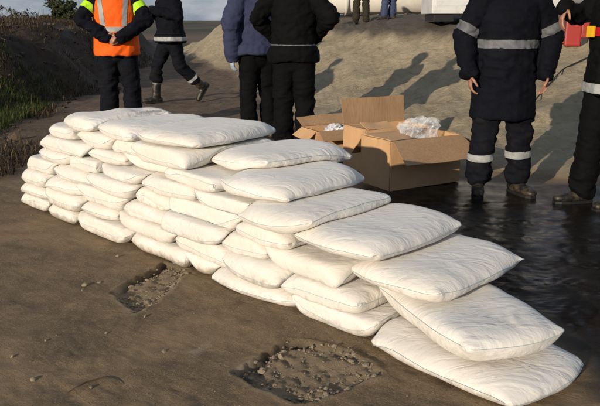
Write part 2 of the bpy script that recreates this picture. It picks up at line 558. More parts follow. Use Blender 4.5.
def terrain_z(x, y):
    x = np.asarray(x, float); y = np.asarray(y, float)
    bd = bank_d(x, y)
    sm = sdf_poly(x, y, SCRUB) + 0.35 * fbm(x * 0.6, y * 0.6, oct=3, seed=9)
    sd = sdf_poly(x, y, SCRUB_H) + 0.35 * fbm(x * 0.6, y * 0.6, oct=3, seed=9)
    z = 0.012 * fbm(x * 0.5, y * 0.5, oct=2, seed=1) * sstep(5.2, 8, y)
    # bank: slope, small ledge below the brow, then a nearly level top
    bd = bd * (1 + 1.7 * sstep(8.0, 15.0, y))            # the far flank is steeper
    lin = np.clip((bd + 0.2) / 5.6, 0, 1)
    bz = 1.00 * (0.75 * lin + 0.25 * lin * lin * (3 - 2 * lin)) + 0.14 * sstep(4.7, 5.6, bd) + 0.05 * np.clip(bd - 5.4, 0, 6) + 0.42 * np.exp(-(((x + 2.2) / 1.5) ** 2 + ((y - 24.5) / 3.0) ** 2))
    rough = fbm(x * 2.2, y * 2.2, oct=5, seed=21)
    bz = bz + sstep(0.0, 1.0, bd) * (0.045 * rough - 0.05 * np.abs(fbm(x * 3.3, y * 3.3, oct=4, seed=33)) - 0.05 * np.clip(fbm(x * 0.9 + 4, y * 2.6, oct=3, seed=35), 0, 1))
    z = z + np.where(y < 60, bz, bz * 0)
    sd = sd * (1 + 1.2 * sstep(8, 16, y))
    sz = 1.10 * sstep(-0.2, 2.9, sd) + 0.02 * np.clip(sd - 3, 0, 5)
    sz = sz + sstep(-0.1, 0.8, sm) * (0.3 + 0.7 * sstep(-.1, .8, sd)) * (0.12 * fbm(x * 1.6, y * 1.6, oct=5, seed=41) + 0.04 * fbm(x * 6, y * 6, oct=3, seed=43))
    z = z + np.where(y < 60, sz, 0)
    tr = sstep(6.5, 10, y) * sstep(70, 30, y) * (1 - sstep(-0.2, 0.4, bd)) * (1 - sstep(-0.2, 0.4, sm))
    z = z + tr * (0.022 * fbm(x * 1.7, y * 1.7, oct=5, seed=51) + 0.012 * fbm(x * 6, y * 6, oct=3, seed=52))
    far = sstep(48, 90, np.hypot(x, y))
    z = z * (1 - far) - far * (0.6 + 0.5 * fbm(x * 0.01, y * 0.01, oct=2, seed=3))
    return z

def axis(pieces, lo, hi, g):
    a = []
    for p0, p1, st in pieces: a += list(np.arange(p0, p1 - st * .5, st))
    step = 0.017
    s, v = step, a[-1]
    up = []
    while v < hi:
        s = min(s * g, 250); v += s; up.append(v)
    s, v = step, a[0]
    dn = []
    while v > lo:
        s = min(s * g, 250); v -= s; dn.append(v)
    return np.array(dn[::-1] + a + up)

xs = axis([(-2.3, -1.02, .017), (-1.02, .46, .0085), (.46, 1.6, .017)], -3000, 3000, 1.036)
ys = axis([(1.7, 2.06, .017), (2.06, 3.62, .0085), (3.62, 4.6, .017)], -600, 4000, 1.029)
GX, GY = np.meshgrid(xs, ys)
GZ = terrain_z(GX, GY)
near = sstep(9, 5.5, GY) * sstep(-0.2, 0.6, GY) * sstep(6, 3.5, np.abs(GX))
bdg = bank_d(GX, GY)
sdg = sdf_poly(GX, GY, SCRUB) + 0.35 * fbm(GX * 0.6, GY * 0.6, oct=3, seed=9)
flat = near * (1 - sstep(-0.4, 0.1, bdg)) * (1 - sstep(-0.4, 0.1, sdg))
# worn asphalt: faint swells along one drag direction plus grit
a_ = R(141)
UX, UY = GX * math.cos(a_) + GY * math.sin(a_), -GX * math.sin(a_) + GY * math.cos(a_)
GZ += flat * (0.006 * fbm(GX * 1.3, GY * 1.3, oct=3, seed=61) + 0.0050 * fbm(UX * 2.2, UY * 9, oct=4, seed=62) * sstep(-.5, .6, fbm(GX * .8, GY * .8, oct=2, seed=64)) + 0.0034 * fbm(GX * 15, GY * 15, oct=4, seed=63, gain=.62))
hole = np.zeros_like(GX); gut_m = np.zeros_like(GX); rim_m = np.zeros_like(GX)
for k, (poly, dep) in enumerate(((HOLE_A, 0.018), (HOLE_B, 0.022))):
    c0 = np.mean(poly, axis=0)
    sel = (np.abs(GX - c0[0]) < 0.9) & (np.abs(GY - c0[1]) < 0.9)
    hx, hy = GX[sel], GY[sel]
    d = sdf_poly(hx, hy, poly) + 0.011 * fbm(hx * 13, hy * 13, oct=3, seed=70 + k, gain=.5)
    # depth is greatest at the broken left rim and runs out towards the wall
    q = (hx - c0[0]) * 0.85 + (hy - c0[1]) * 0.1
    dd = dep * (1 - 0.80 * sstep(-0.12, 0.34, q))
    cut = sstep(-0.004, 0.012, d)
    GZ[sel] -= cut * dd - cut * 0.009 * fbm(hx * 26, hy * 26, oct=4, seed=80 + k) - cut * 0.010 * np.clip(fbm(hx * 9, hy * 9, oct=2, seed=82 + k), 0, 1)
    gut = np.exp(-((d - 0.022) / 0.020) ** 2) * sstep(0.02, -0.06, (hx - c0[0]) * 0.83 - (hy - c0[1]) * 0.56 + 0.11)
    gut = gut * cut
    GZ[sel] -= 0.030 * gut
    gut_m[sel] = np.maximum(gut_m[sel], gut)  # mask of the groove along the rim
    GZ[sel] += 0.006 * np.exp(-(d / 0.018) ** 2)
    hole[sel] = np.maximum(hole[sel], cut)
    side = sstep(0.10, -0.05, (hx - c0[0]) * 0.25 + (hy - c0[1]))
    rim_m[sel] = np.maximum(rim_m[sel], np.exp(-((d - .004) / 0.013) ** 2) * side * sstep(-0.5, 0.35, fbm(hx * 11, hy * 11, oct=3, seed=86 + k)))
# a pale scuff between the holes
sc = at(196, 352)
su, sv_ = (GX - sc[0]) * .35 + (GY - sc[1]) * .94, (GX - sc[0]) * .94 - (GY - sc[1]) * .35
rim_m = np.maximum(rim_m, 0.9 * np.exp(-(su / .085) ** 2 - (sv_ / .022) ** 2) * sstep(-0.2, 0.5, fbm(GX * 30, GY * 30, oct=3, seed=88)))
ny, nx = GX.shape
idx = np.arange(nx * ny).reshape(ny, nx)
quads = np.stack([idx[:-1, :-1], idx[:-1, 1:], idx[1:, 1:], idx[1:, :-1]], -1).reshape(-1, 4)
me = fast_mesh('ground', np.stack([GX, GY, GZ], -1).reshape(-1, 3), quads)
# masks: R sandy bank, G standing water, B scrub soil, A dark gravelly top
sand = sstep(-0.35, 0.25, bdg) * (1 - sstep(60, 80, GY))
WET = [(0.98, 1.6), (1.15, 2.5), (0.92, 3.0), (0.5, 3.55), (0.2, 4.0), (0.1, 4.8), (0.7, 5.5), (1.6, 5.7), (2.6, 5.45), (4.5, 4.9), (5.5, 2.5), (3, 1.0), (1.8, 1.2)]
wd = sdf_poly(GX, GY, WET) + 0.13 * fbm(GX * 2.4, GY * 2.4, oct=4, seed=90)
wet = sstep(-0.22, 0.10, wd)
scr = sstep(-0.5, 0.3, sdg)
top = sstep(5.0, 5.6, bdg * (1 + 1.7 * sstep(8.0, 15.0, GY)) - 2.2 * np.exp(-((GX + 2.0) / 1.5) ** 2 - ((GY - 24.5) / 4) ** 2) + 0.25 * fbm(GX * 2, GY * 2, oct=3, seed=95))
add_attr(me, 'zone', np.stack([sand, wet, scr, top], -1).reshape(-1, 4))
track = sstep(5.8, 7.5, GY) * (1 - sand) * (1 - scr)
add_attr(me, 'rim', np.stack([rim_m, rim_m, rim_m, np.ones_like(rim_m)], -1).reshape(-1, 4))
add_attr(me, 'zone2', np.stack([hole, track, sstep(60, 110, np.hypot(GX, GY)), gut_m], -1).reshape(-1, 4))
m = new_mat('ground_surface', (0.2, 0.15, 0.1), 0.85)
t = NT(m)
c = t.coord('Object')
z1, z2 = t.attr('zone'), t.attr('zone2')
s1 = t.new('ShaderNodeSeparateColor'); t.l.new(z1.outputs['Color'], s1.inputs[0])
s2 = t.new('ShaderNodeSeparateColor'); t.l.new(z2.outputs['Color'], s2.inputs[0])
sandf, wetf, scrf, topf = s1.outputs[0], s1.outputs[1], s1.outputs[2], z1.outputs['Alpha']
holef, trackf, farf = s2.outputs[0], s2.outputs[1], s2.outputs[2]
# old muddy asphalt
n_big = t.noise(c, 0.9, 6, 0.6, 0.4)
n_mid = t.noise(c, 5.0, 10, 0.72, 0.3)
n_drag = t.noise(t.coord('Object', (2.2, 15, 1), (0, 0, -a_)), 1.0, 7, 0.65, 0.5)
n_fine = t.noise(c, 95, 6, 0.75)
asp = t.mix(t.ramp(n_mid, [(0.34, 0.0), (0.66, 1.0)]), (0.115, 0.076, 0.038), (0.330, 0.228, 0.122))
asp = t.mix(t.math('MULTIPLY', t.ramp(n_drag, [(0.38, 0.0), (0.68, 1.0)]), 0.5), asp, (0.335, 0.238, 0.132))
asp = t.mix(t.math('MULTIPLY', t.ramp(n_big, [(0.42, 0.0), (0.66, 1.0)]), 0.62), asp, (0.100, 0.074, 0.048))
asp = t.mix(t.math('MULTIPLY', t.ramp(n_fine, [(0.44, 0.0), (0.70, 1.0)]), 0.5), asp, (0.085, 0.062, 0.040))
grit = t.ramp(t.vor(c, 85), [(0.06, 1.0), (0.16, 0.0)])
gsel = t.ramp(t.noise(c, 12, 4), [(0.52, 0.0), (0.66, 1.0)])
asp = t.mix(t.math('MULTIPLY', t.math('MULTIPLY', grit, gsel), 0.55), asp, (0.42, 0.35, 0.26))
agc = t.new('ShaderNodeTexVoronoi'); agc.inputs['Scale'].default_value = 240; t.l.new(c, agc.inputs['Vector'])
ags = t.new('ShaderNodeSeparateColor'); t.l.new(agc.outputs['Color'], ags.inputs[0])
asp = t.mix(t.ramp(ags.outputs[0], [(0.0, 0.42), (0.5, 0.0), (1.0, 0.0)]), asp, (0.045, 0.032, 0.020))
asp = t.mix(t.ramp(ags.outputs[1], [(0.0, 0.0), (0.72, 0.0), (1.0, 0.5)]), asp, (0.40, 0.29, 0.17))
dust = t.ramp(t.noise(c, 1.5, 6, 0.62, 0.6), [(0.48, 0.0), (0.62, 1.0)])
asp = t.mix(t.math('MULTIPLY', dust, 0.5), asp, (0.36, 0.250, 0.138))
red = t.ramp(t.noise(c, 3.1, 6, 0.7, 0.4), [(0.56, 0.0), (0.68, 1.0)])
asp = t.mix(t.math('MULTIPLY', red, 0.4), asp, (0.215, 0.125, 0.060))
stain = t.ramp(t.noise(c, 2.3, 7, 0.75, 1.0), [(0.62, 0.0), (0.70, 0.7)])
asp = t.mix(t.math('MULTIPLY', stain, 0.6), asp, (0.062, 0.046, 0.032))
# broken bedding in the holes
bed = t.mix(n_mid, (0.19, 0.14, 0.085), (0.33, 0.25, 0.16))
col = t.mix(t.math('MULTIPLY', holef, 0.85), asp, bed)
col = t.mix(t.math('MULTIPLY', z2.outputs['Alpha'], 0.9), col, (0.022, 0.017, 0.012))  # near-black colour along the groove inside the rim
col = t.mix(t.math('MULTIPLY', t.attr('rim').outputs['Fac'], 0.8), col, (0.44, 0.36, 0.25))
# track
trk = t.mix(t.ramp(t.noise(c, 2.8, 8, 0.7, 0.4), [(0.3, 0.0), (0.7, 1.0)]), (0.090, 0.058, 0.034), (0.250, 0.170, 0.105))
col = t.mix(trackf, col, trk)
# sand bank
snd = t.mix(t.ramp(t.noise(c, 1.5, 8, 0.68, 0.5), [(0.3, 0.0), (0.7, 1.0)]), (0.33, 0.265, 0.165), (0.52, 0.43, 0.285))
snd = t.mix(t.math('MULTIPLY', t.ramp(t.noise(c, 9, 7, 0.7), [(0.5, 0.0), (0.72, 1.0)]), 0.75), snd, (0.22, 0.165, 0.10))
col = t.mix(sandf, col, snd)
tp = t.mix(t.noise(c, 6, 7, 0.7), (0.050, 0.040, 0.030), (0.20, 0.16, 0.115))
col = t.mix(topf, col, tp)
# scrub soil
soil = t.mix(t.ramp(t.noise(c, 4, 8, 0.7), [(0.35, 0.0), (0.7, 1.0)]), (0.018, 0.012, 0.007), (0.075, 0.048, 0.027))
col = t.mix(scrf, col, soil)
col = t.mix(farf, col, t.mix(t.ramp(t.noise(t.coord('Object', (.02, .008, 1)), 1.0, 6, 0.7), [(0.4, 0.0), (0.6, 1.0)]), (0.045, 0.045, 0.024), (0.14, 0.11, 0.065)))
# wet film: darkens the asphalt and levels it
wetm = t.math('MULTIPLY', wetf, t.math('SUBTRACT', 1.0, sandf))
col = t.mix(wetm, col, t.mix(n_mid, (0.007, 0.006, 0.005), (0.018, 0.014, 0.010)))
rn = t.ramp(t.noise(c, 4.0, 5, 0.6), [(0.40, 0.20), (0.66, 0.45)])
rough = t.mix(wetm, t.ramp(n_mid, [(0.3, 0.72), (0.7, 0.92)]), rn)
hsum = t.math('ADD', t.math('MULTIPLY', n_fine, 0.5), t.math('ADD', t.math('MULTIPLY', n_drag, 0.8), t.math('MULTIPLY', t.noise(c, 420, 3, 0.6), 0.25)))
sb = t.math('MULTIPLY', t.math('ADD', t.noise(c, 11, 7, 0.72, 0.4), t.math('MULTIPLY', t.noise(c, 3.5, 5, 0.6, 0.8), 1.5)), t.math('MAXIMUM', sandf, trackf))
bdry = t.bump(hsum, t.math('SUBTRACT', 1.0, t.math('MULTIPLY', wetm, 0.96)), 0.016)
rip = t.noise(t.coord('Object', (22, 34, 1)), 1.0, 3, 0.5)
bw = t.bump(rip, t.math('MULTIPLY', wetm, 0.16), 0.005, t.bump(sb, 0.8, 0.06, bdry))
t.put(Base_Color=col, Roughness=rough, Normal=bw, Specular_IOR_Level=t.mix(wetm, 0.4, 0.18))
me.materials.append(m)
ground = bpy.data.objects.new('ground', me)
COL.objects.link(ground)
tag(ground, kind='structure')

def gz(x, y):
    return float(terrain_z(np.array([x]), np.array([y]))[0])

# ------------------------------------------------------------------ sandbags: each one is settled on those below it
W_O = np.array([0.72, 2.15]); W_S = np.array([-0.713, 0.701]); W_T = np.array([0.701, 0.713])
HM_X0, HM_Y0, HM_D = -3.2, 1.2, 0.01
HM = np.zeros((520, 560), np.float32)

def hm_sample(x, y):
    fx = np.clip((x - HM_X0) / HM_D, 0, HM.shape[1] - 2.001); fy = np.clip((y - HM_Y0) / HM_D, 0, HM.shape[0] - 2.001)
    ix, iy = fx.astype(np.int32), fy.astype(np.int32)
    fx, fy = fx - ix, fy - iy
    return (HM[iy, ix] * (1 - fx) + HM[iy, ix + 1] * fx) * (1 - fy) + (HM[iy + 1, ix] * (1 - fx) + HM[iy + 1, ix + 1] * fx) * fy

def hm_splat(P):
    """raise the height map by a settled bag's surface (P: 2,nu,nv,3)"""
    A = P[0]
    up = 3
    for a in np.linspace(0, 1, up, endpoint=False):
        for b in np.linspace(0, 1, up, endpoint=False):
            Q = (A[:-1, :-1] * (1 - a) + A[1:, :-1] * a) * (1 - b) + (A[:-1, 1:] * (1 - a) + A[1:, 1:] * a) * b
            ix = np.clip(((Q[..., 0] - HM_X0) / HM_D + .5).astype(int), 0, HM.shape[1] - 1).ravel()
            iy = np.clip(((Q[..., 1] - HM_Y0) / HM_D + .5).astype(int), 0, HM.shape[0] - 1).ravel()
            np.maximum.at(HM, (iy, ix), Q[..., 2].ravel())

NU, NV = 48, 34
def settle(bags, iters=165):
    """bags: list of dict(c, ang, L, W, V, press). Sand-filled cloth, all bags of one batch at once."""
    B = len(bags)
    X = np.zeros((B, 2, NU, NV, 3), np.float32)
    uu, vv = np.meshgrid(np.linspace(-.5, .5, NU), np.linspace(-.5, .5, NV), indexing='ij')
    Ls = np.array([b['L'] for b in bags], np.float32); Ws = np.array([b['W'] for b in bags], np.float32)
    base = np.zeros(B, np.float32); droop = np.zeros(B, np.float32)
    lift = np.zeros((B, 2, NU, NV), np.float32)
    ceil = np.full((B, 1, 1, 1), 9.0, np.float32)
    slack_u = np.ones((B, 2, NU, NV), np.float32); slack_v = np.ones((B, 2, NU, NV), np.float32)
    pn = np.ones((B, 2, NU, NV, 1), np.float32)
    for i, b in enumerate(bags):
        ca, sa = math.cos(b['ang']), math.sin(b['ang'])
        sd = int(b['c'][0] * 977 + b['c'][1] * 577) % 9000
        # flat cut of the sack: corners rounded off
        cnr = 1 - 0.17 * np.abs(4 * uu * vv) ** 3
        fu = uu * b['L'] * (1 - 0.15 * np.abs(2 * vv) ** 3) * cnr; fv = vv * b['W'] * (1 - 0.15 * np.abs(2 * uu) ** 3) * cnr
        u, v = fu * 0.95, fv * 0.95
        lu = np.hypot(np.diff(fu, axis=0), np.diff(fv, axis=0)); lu = np.vstack([lu, lu[-1:]])
        lv = np.hypot(np.diff(fu, axis=1), np.diff(fv, axis=1)); lv = np.hstack([lv, lv[:, -1:]])
        x = b['c'][0] + ca * u - sa * v; y = b['c'][1] + sa * u + ca * v
        core = (np.abs(uu) < .34) & (np.abs(vv) < .36)
        z0 = np.percentile(hm_sample(x[core], y[core]), b.get('pct', 60))
        droop[i] = b.get('droop', 0.035)
        lift[i, :] = b.get('lift', 0.03) * np.maximum(np.abs(2 * uu), np.abs(2 * vv)) ** 6
        base[i] = z0
        if b['press']: ceil[i] = z0 + b['press']
        bulge = np.cos(uu * math.pi) * np.cos(vv * math.pi)
        for s in (0, 1):
            w = 0.010 * fbm(uu * 8 + sd, vv * 6, oct=3, seed=sd + s)
            X[i, s, ..., 0] = x; X[i, s, ..., 1] = y
            X[i, s, ..., 2] = z0 + 0.035 + (0.04 if s == 0 else -0.03) * bulge + w
            slack_u[i, s] = lu * (1.0 + 0.12 * fbm(uu * 7 + 3.1, vv * 5 + sd, oct=3, seed=sd + 5 + s))
            slack_v[i, s] = lv * (1.0 + 0.12 * fbm(uu * 7 + 9.1, vv * 5 + sd, oct=3, seed=sd + 9 + s))
            pn[i, s, ..., 0] = 1 + 0.7 * fbm(uu * 3.2 + sd, vv * 2.6, oct=2, seed=sd + 13)
    Xp = X.copy()
    du, dv = slack_u, slack_v
    dg = np.sqrt(du ** 2 + dv ** 2)[:, :, 1:, 1:]
    ru0, ru1 = du[:, :, 0:-1:2], du[:, :, 1:-1:2]
    rv0, rv1 = dv[:, :, :, 0:-1:2], dv[:, :, :, 1:-1:2]
    Vt = np.array([b['V'] for b in bags], np.float32)
    sgn = np.array([1, -1], np.float32)[None, :, None, None]
    inv_area = (1.0 / (Ls * Ws / ((NU - 1) * (NV - 1))))[:, None, None, None, None].astype(np.float32)

    def con(a, b, rest, k, kc):
        d = b - a
        l = np.sqrt(np.einsum('...i,...i', d, d)) + 1e-9
        e = 1 - rest / l
        e = np.where(e > 0, e * (k * .5), e * (kc * .5))
        c = d * e[..., None]
        a += c; b -= c

    BX = np.array([b.get('box', (-9, 9, -9)) for b in bags], np.float32)[:, :, None, None, None]
    N = np.empty_like(X)
    du_ = np.empty_like(X); dv_ = np.empty_like(X)
    for it in range(iters):
        du_[:, :, 1:-1] = (X[:, :, 2:] - X[:, :, :-2]) * .5; du_[:, :, 0] = X[:, :, 1] - X[:, :, 0]; du_[:, :, -1] = X[:, :, -1] - X[:, :, -2]
        dv_[:, :, :, 1:-1] = (X[:, :, :, 2:] - X[:, :, :, :-2]) * .5; dv_[:, :, :, 0] = X[:, :, :, 1] - X[:, :, :, 0]; dv_[:, :, :, -1] = X[:, :, :, -1] - X[:, :, :, -2]
        N[..., 0] = (du_[..., 1] * dv_[..., 2] - du_[..., 2] * dv_[..., 1]) * sgn
        N[..., 1] = (du_[..., 2] * dv_[..., 0] - du_[..., 0] * dv_[..., 2]) * sgn
        N[..., 2] = (du_[..., 0] * dv_[..., 1] - du_[..., 1] * dv_[..., 0]) * sgn
        cm = X.mean(axis=(1, 2, 3), keepdims=True)
        Vol = np.einsum('bsuvi,bsuvi->b', X - cm, N) / 3
        p0 = np.clip(6.0 * (Vt - Vol) / Vt, -1.0, 1.0)[:, None, None, None, None]
        zt = X[..., 2].max(axis=(1, 2, 3))[:, None, None, None, None]
        p = 0.0032 * p0 * pn + 0.011 * (zt - X[..., 2:3])
        vel = (X - Xp) * 0.88
        Xp = X.copy()
        X = X + vel + p * N * inv_area
        for _ in range(2):
            con(X[:, :, 0:-1:2], X[:, :, 1::2], ru0, 1.0, 0.12); con(X[:, :, 1:-1:2], X[:, :, 2::2], ru1, 1.0, 0.12)
            con(X[:, :, :, 0:-1:2], X[:, :, :, 1::2], rv0, 1.0, 0.12); con(X[:, :, :, 1:-1:2], X[:, :, :, 2::2], rv1, 1.0, 0.12)
            con(X[:, :, :-1, :-1], X[:, :, 1:, 1:], dg, 0.2, 0.05); con(X[:, :, 1:, :-1], X[:, :, :-1, 1:], dg, 0.2, 0.05)
            for e in (0, -1):
                X[:, :, e] = X[:, :, e].mean(axis=1, keepdims=True)
                X[:, :, :, e] = X[:, :, :, e].mean(axis=1, keepdims=True)
        lap = (X[:, :, 2:, 1:-1] + X[:, :, :-2, 1:-1] + X[:, :, 1:-1, 2:] + X[:, :, 1:-1, :-2]) * .25 - X[:, :, 1:-1, 1:-1]
        X[:, :, 1:-1, 1:-1] += (0.015 if it < iters - 4 else 0.08) * lap
        rx, ry = X[..., 0] - W_O[0], X[..., 1] - W_O[1]
        ss, tt = rx * W_S[0] + ry * W_S[1], rx * W_T[0] + ry * W_T[1]
        ds = np.clip(BX[:, 0] - ss, 0, 1) - np.clip(ss - BX[:, 1], 0, 1)
        dt_ = np.clip(BX[:, 2] - tt, 0, 1)
        X[..., 0] += 0.35 * (ds * W_S[0] + dt_ * W_T[0]); X[..., 1] += 0.35 * (ds * W_S[1] + dt_ * W_T[1])
        h = np.maximum(hm_sample(X[..., 0], X[..., 1]), (base - droop)[:, None, None, None] + lift) + 0.003
        pen = X[..., 2] < h
        X[..., 2] = np.where(pen, h, X[..., 2])
        # weight of the courses above
        over = X[..., 2] > ceil
        X[..., 2] = np.where(over, X[..., 2] * 0.6 + ceil * 0.4, X[..., 2])
        Xp = np.where((pen | over)[..., None], X, Xp)
    return X

gi = np.arange(NU * NV).reshape(NU, NV)
BQ = []
bot = gi + NU * NV
bot = bot.copy()
bot[0], bot[-1], bot[:, 0], bot[:, -1] = gi[0], gi[-1], gi[:, 0], gi[:, -1]
qt = np.stack([gi[:-1, :-1], gi[1:, :-1], gi[1:, 1:], gi[:-1, 1:]], -1).reshape(-1, 4)
qb = np.stack([bot[:-1, :-1], bot[:-1, 1:], bot[1:, 1:], bot[1:, :-1]], -1).reshape(-1, 4)
allq = np.concatenate([qt, qb])
used = np.unique(allq)
remap = np.full(2 * NU * NV, -1); remap[used] = np.arange(len(used))
BQ = remap[allq]
rim = list(gi[:-1, 0]) + list(gi[-1, :-1]) + list(gi[:0:-1, -1]) + list(gi[0, :0:-1])

cu, cv_ = np.meshgrid(np.linspace(0, 1, NU), np.linspace(0, 1, NV), indexing='ij')
CUT = np.stack([cu, cv_, np.zeros_like(cu), np.ones_like(cu)], -1).reshape(-1, 4)
CUT = np.concatenate([CUT, CUT + np.array([0, 0, 1, 0])])
ORD = ['first', 'second', 'third', 'fourth', 'fifth', 'sixth', 'seventh', 'eighth', 'ninth', 'tenth', 'eleventh', 'twelfth']
COURSE = ['bottom course', 'second course', 'third course', 'fourth course', 'fifth course', 'sixth course', 'seventh course', 'top course']

def make_bag(P, label, dirt_shade=0.0, seed=0):
    V = P.reshape(-1, 3)[used].astype(np.float64)
    c = np.array([V[:, 0].mean(), V[:, 1].mean(), V[:, 2].min()])
    me = fast_mesh('sandbag', V - c, BQ)
    me.materials.append(M['bag'])
    d = np.zeros(len(V))
    if dirt_shade:
        low = 1 - (V[:, 2] - V[:, 2].min()) / (np.ptp(V[:, 2]) + 1e-6)
        d = dirt_shade * np.clip(low * 1.3 - 0.35, 0, 1)  # grows towards the bag's bottom: soil plus occlusion-like shade for the colour
    a = me.attributes.new('dirt_shade', 'FLOAT', 'POINT')
    a.data.foreach_set('value', d.astype(np.float32))
    add_attr(me, 'cut', CUT[used])
    o = bpy.data.objects.new('sandbag', me)
    o.location = c
    COL.objects.link(o)
    tag(o, label, 'sandbag', 'sandbags stacked in the wall')
    sd = o.modifiers.new('sub', 'SUBSURF'); sd.levels = 1; sd.render_levels = 1
    # stitched seam round the rim
    Rm = P[0].reshape(-1, 3)[rim].astype(np.float64) - c
    Rm = Rm * .5 + (np.roll(Rm, 1, 0) + np.roll(Rm, -1, 0)) * .25
    cen = Rm.mean(axis=0)
    tg = np.roll(Rm, -2, 0) - np.roll(Rm, 2, 0)
    out = np.stack([tg[:, 1], -tg[:, 0], np.zeros(len(tg))], 1)
    out *= np.sign((out * (Rm - cen)).sum(1).mean())
    out /= np.linalg.norm(out, axis=1)[:, None] + 1e-9
    Rm = Rm + out * 0.0012
    n = len(Rm)
    tn = np.roll(Rm, -1, 0) - np.roll(Rm, 1, 0); tn /= np.linalg.norm(tn, axis=1)[:, None] + 1e-9
    upv = np.cross(tn, out); upv /= np.linalg.norm(upv, axis=1)[:, None] + 1e-9
    r = 0.0010
    ring = [Rm + r * (math.cos(q) * out + math.sin(q) * upv) for q in (0, math.pi / 2, math.pi, 3 * math.pi / 2)]
    SV = np.stack(ring, 1).reshape(-1, 3)
    ii = np.arange(n); jj = (ii + 1) % n
    SQ = np.concatenate([np.stack([ii * 4 + k, jj * 4 + k, jj * 4 + (k + 1) % 4, ii * 4 + (k + 1) % 4], -1) for k in range(4)])
    sm = fast_mesh('seam', SV, SQ)
    sm.materials.append(M['seam'])
    so = bpy.data.objects.new('seam', sm)
    COL.objects.link(so)
    so.parent = o
    return o

def wst(s, t):
    return W_O + W_S * s + W_T * t

# near end of every course read from the photograph: centre and long axis of the end bag
END = [((0.675, 2.49), 131, .78, .54, 0.0300), ((0.655, 2.58), 111, .76, .48, 0.0345), ((0.585, 2.84), 45, .74, .52, 0.0325), ((0.355, 3.01), 46, .75, .53, 0.0320),
       ((0.10, 3.20), 45, .73, .51, 0.0295), ((-0.03, 3.43), 48, .74, .52, 0.0290), ((-0.09, 3.72), 40, .75, .51, 0.0265), ((-0.53, 4.0), 52, .77, .57, 0.0295)]
S_START = [0.66, 0.74, 0.85, 1.16, 1.43, 1.69, 1.94, 2.47]      # where the run of bags behind the end bag begins
S_STOP = [3.86, 3.88, 3.84, 3.76, 3.62, 3.52, 3.46, 3.30]
T_OFF = [0.0, 0.01, 0.025, 0.035, 0.05, 0.065, 0.08, 0.09]
n_bags = 0
for k in range(8):
    rr = random.Random(40 + k)
    run = [dict(c=np.array(END[k][0]), ang=R(END[k][1]), L=END[k][2], W=END[k][3], V=END[k][4], press=0.16 if k < 4 else (0.125 if k < 7 else 0), pct=88 if k < 4 else 62, droop=0.0, lift=(0.02, 0.085, 0.05, 0.045, 0.035, 0.025, 0.01, 0.015)[k])]
    span = S_STOP[k] - S_START[k]
    n = max(1, round(span / (0.43 if k < 7 else 0.47)))
    cuts = np.array([0.0] + [j + rr.uniform(-.27, .27) for j in range(1, n)] + [n]) / n * span + S_START[k]
    for j in range(n):
        w = cuts[j + 1] - cuts[j]
        s = (cuts[j] + cuts[j + 1]) / 2
        L = rr.uniform(.70, .78)
        tt = T_OFF[k] + 0.33 + rr.uniform(-.035, .035)
        run.append(dict(c=wst(s, tt), ang=R(45.5 + rr.uniform(-8, 8)), L=L, W=w * 1.16 + 0.04, V=0.0252 * (w / 0.40) * (L / .71) * rr.uniform(.88, 1.10),
                        press=(rr.uniform(0.084, 0.110) if k < 4 else rr.uniform(0.062, 0.086)) if k < 7 else 0,
                        box=(cuts[j] - .022, cuts[j + 1] + .022, T_OFF[k] + rr.uniform(-.012, .045))))
    if k == 7:
        for b in run[1:]: b['V'] *= 0.92
    order = [list(range(0, len(run), 2)), list(range(1, len(run), 2))]
    if k % 2: order = order[::-1]
    for grp in order:
        if not grp: continue
        X = settle([run[i] for i in grp])
        for q, i in enumerate(grp):
            hm_splat(X[q])
            if i == 0: where = 'at the stepped near end'
            elif i == len(run) - 1: where = 'at the far left end'
            else: where = ORD[i] + ' from the stepped near end'
            lab = f'white woven sandbag in the {COURSE[k]} of the wall, {where}'
            dirt_shade = {0: 1.0, 1: 0.8, 2: 0.6, 3: .5}.get(k, 0.4) * rr.uniform(0.5, 1.0)
            make_bag(X[q], lab, dirt_shade, seed=n_bags)
            n_bags += 1
    print('course', k, 'bags', len(run), 'top', round(float(HM.max()), 3))

# ------------------------------------------------------------------ placing things on the ground seen at a pixel
def ground_hit(px, py, dmax=60.0):
    r = ray(px, py)
    d = np.arange(1.0, dmax, 0.05)
    P = r[None] * (d / r[1])[:, None] + np.array([0, 0, CAM_H])
    tz = terrain_z(P[:, 0], P[:, 1])
    k = np.argmax(tz > P[:, 2]) if (tz > P[:, 2]).any() else len(d) - 1
    return np.array([P[k, 0], P[k, 1], tz[k]])

# ------------------------------------------------------------------ stones and rubble
def lump(r, seed, flat=0.6):
    g = np.random.default_rng(seed)
    bm = bmesh.new()
    bmesh.ops.create_icosphere(bm, subdivisions=1, radius=1.0)
    sx, sy, sz = g.uniform(.7, 1.3), g.uniform(.6, 1.0), g.uniform(.4, .8) * flat / .6
    V = np.array([v.co[:] for v in bm.verts]) * g.uniform(.55, 1.25, (len(bm.verts), 1)) * [sx, sy, sz] * r
    Fc = [[v.index for v in f.verts] for f in bm.faces]
    bm.free()
    a = g.uniform(0, 6.28)
    Rz = np.array([[math.cos(a), -math.sin(a), 0], [math.sin(a), math.cos(a), 0], [0, 0, 1]])
    return V @ Rz.T, Fc

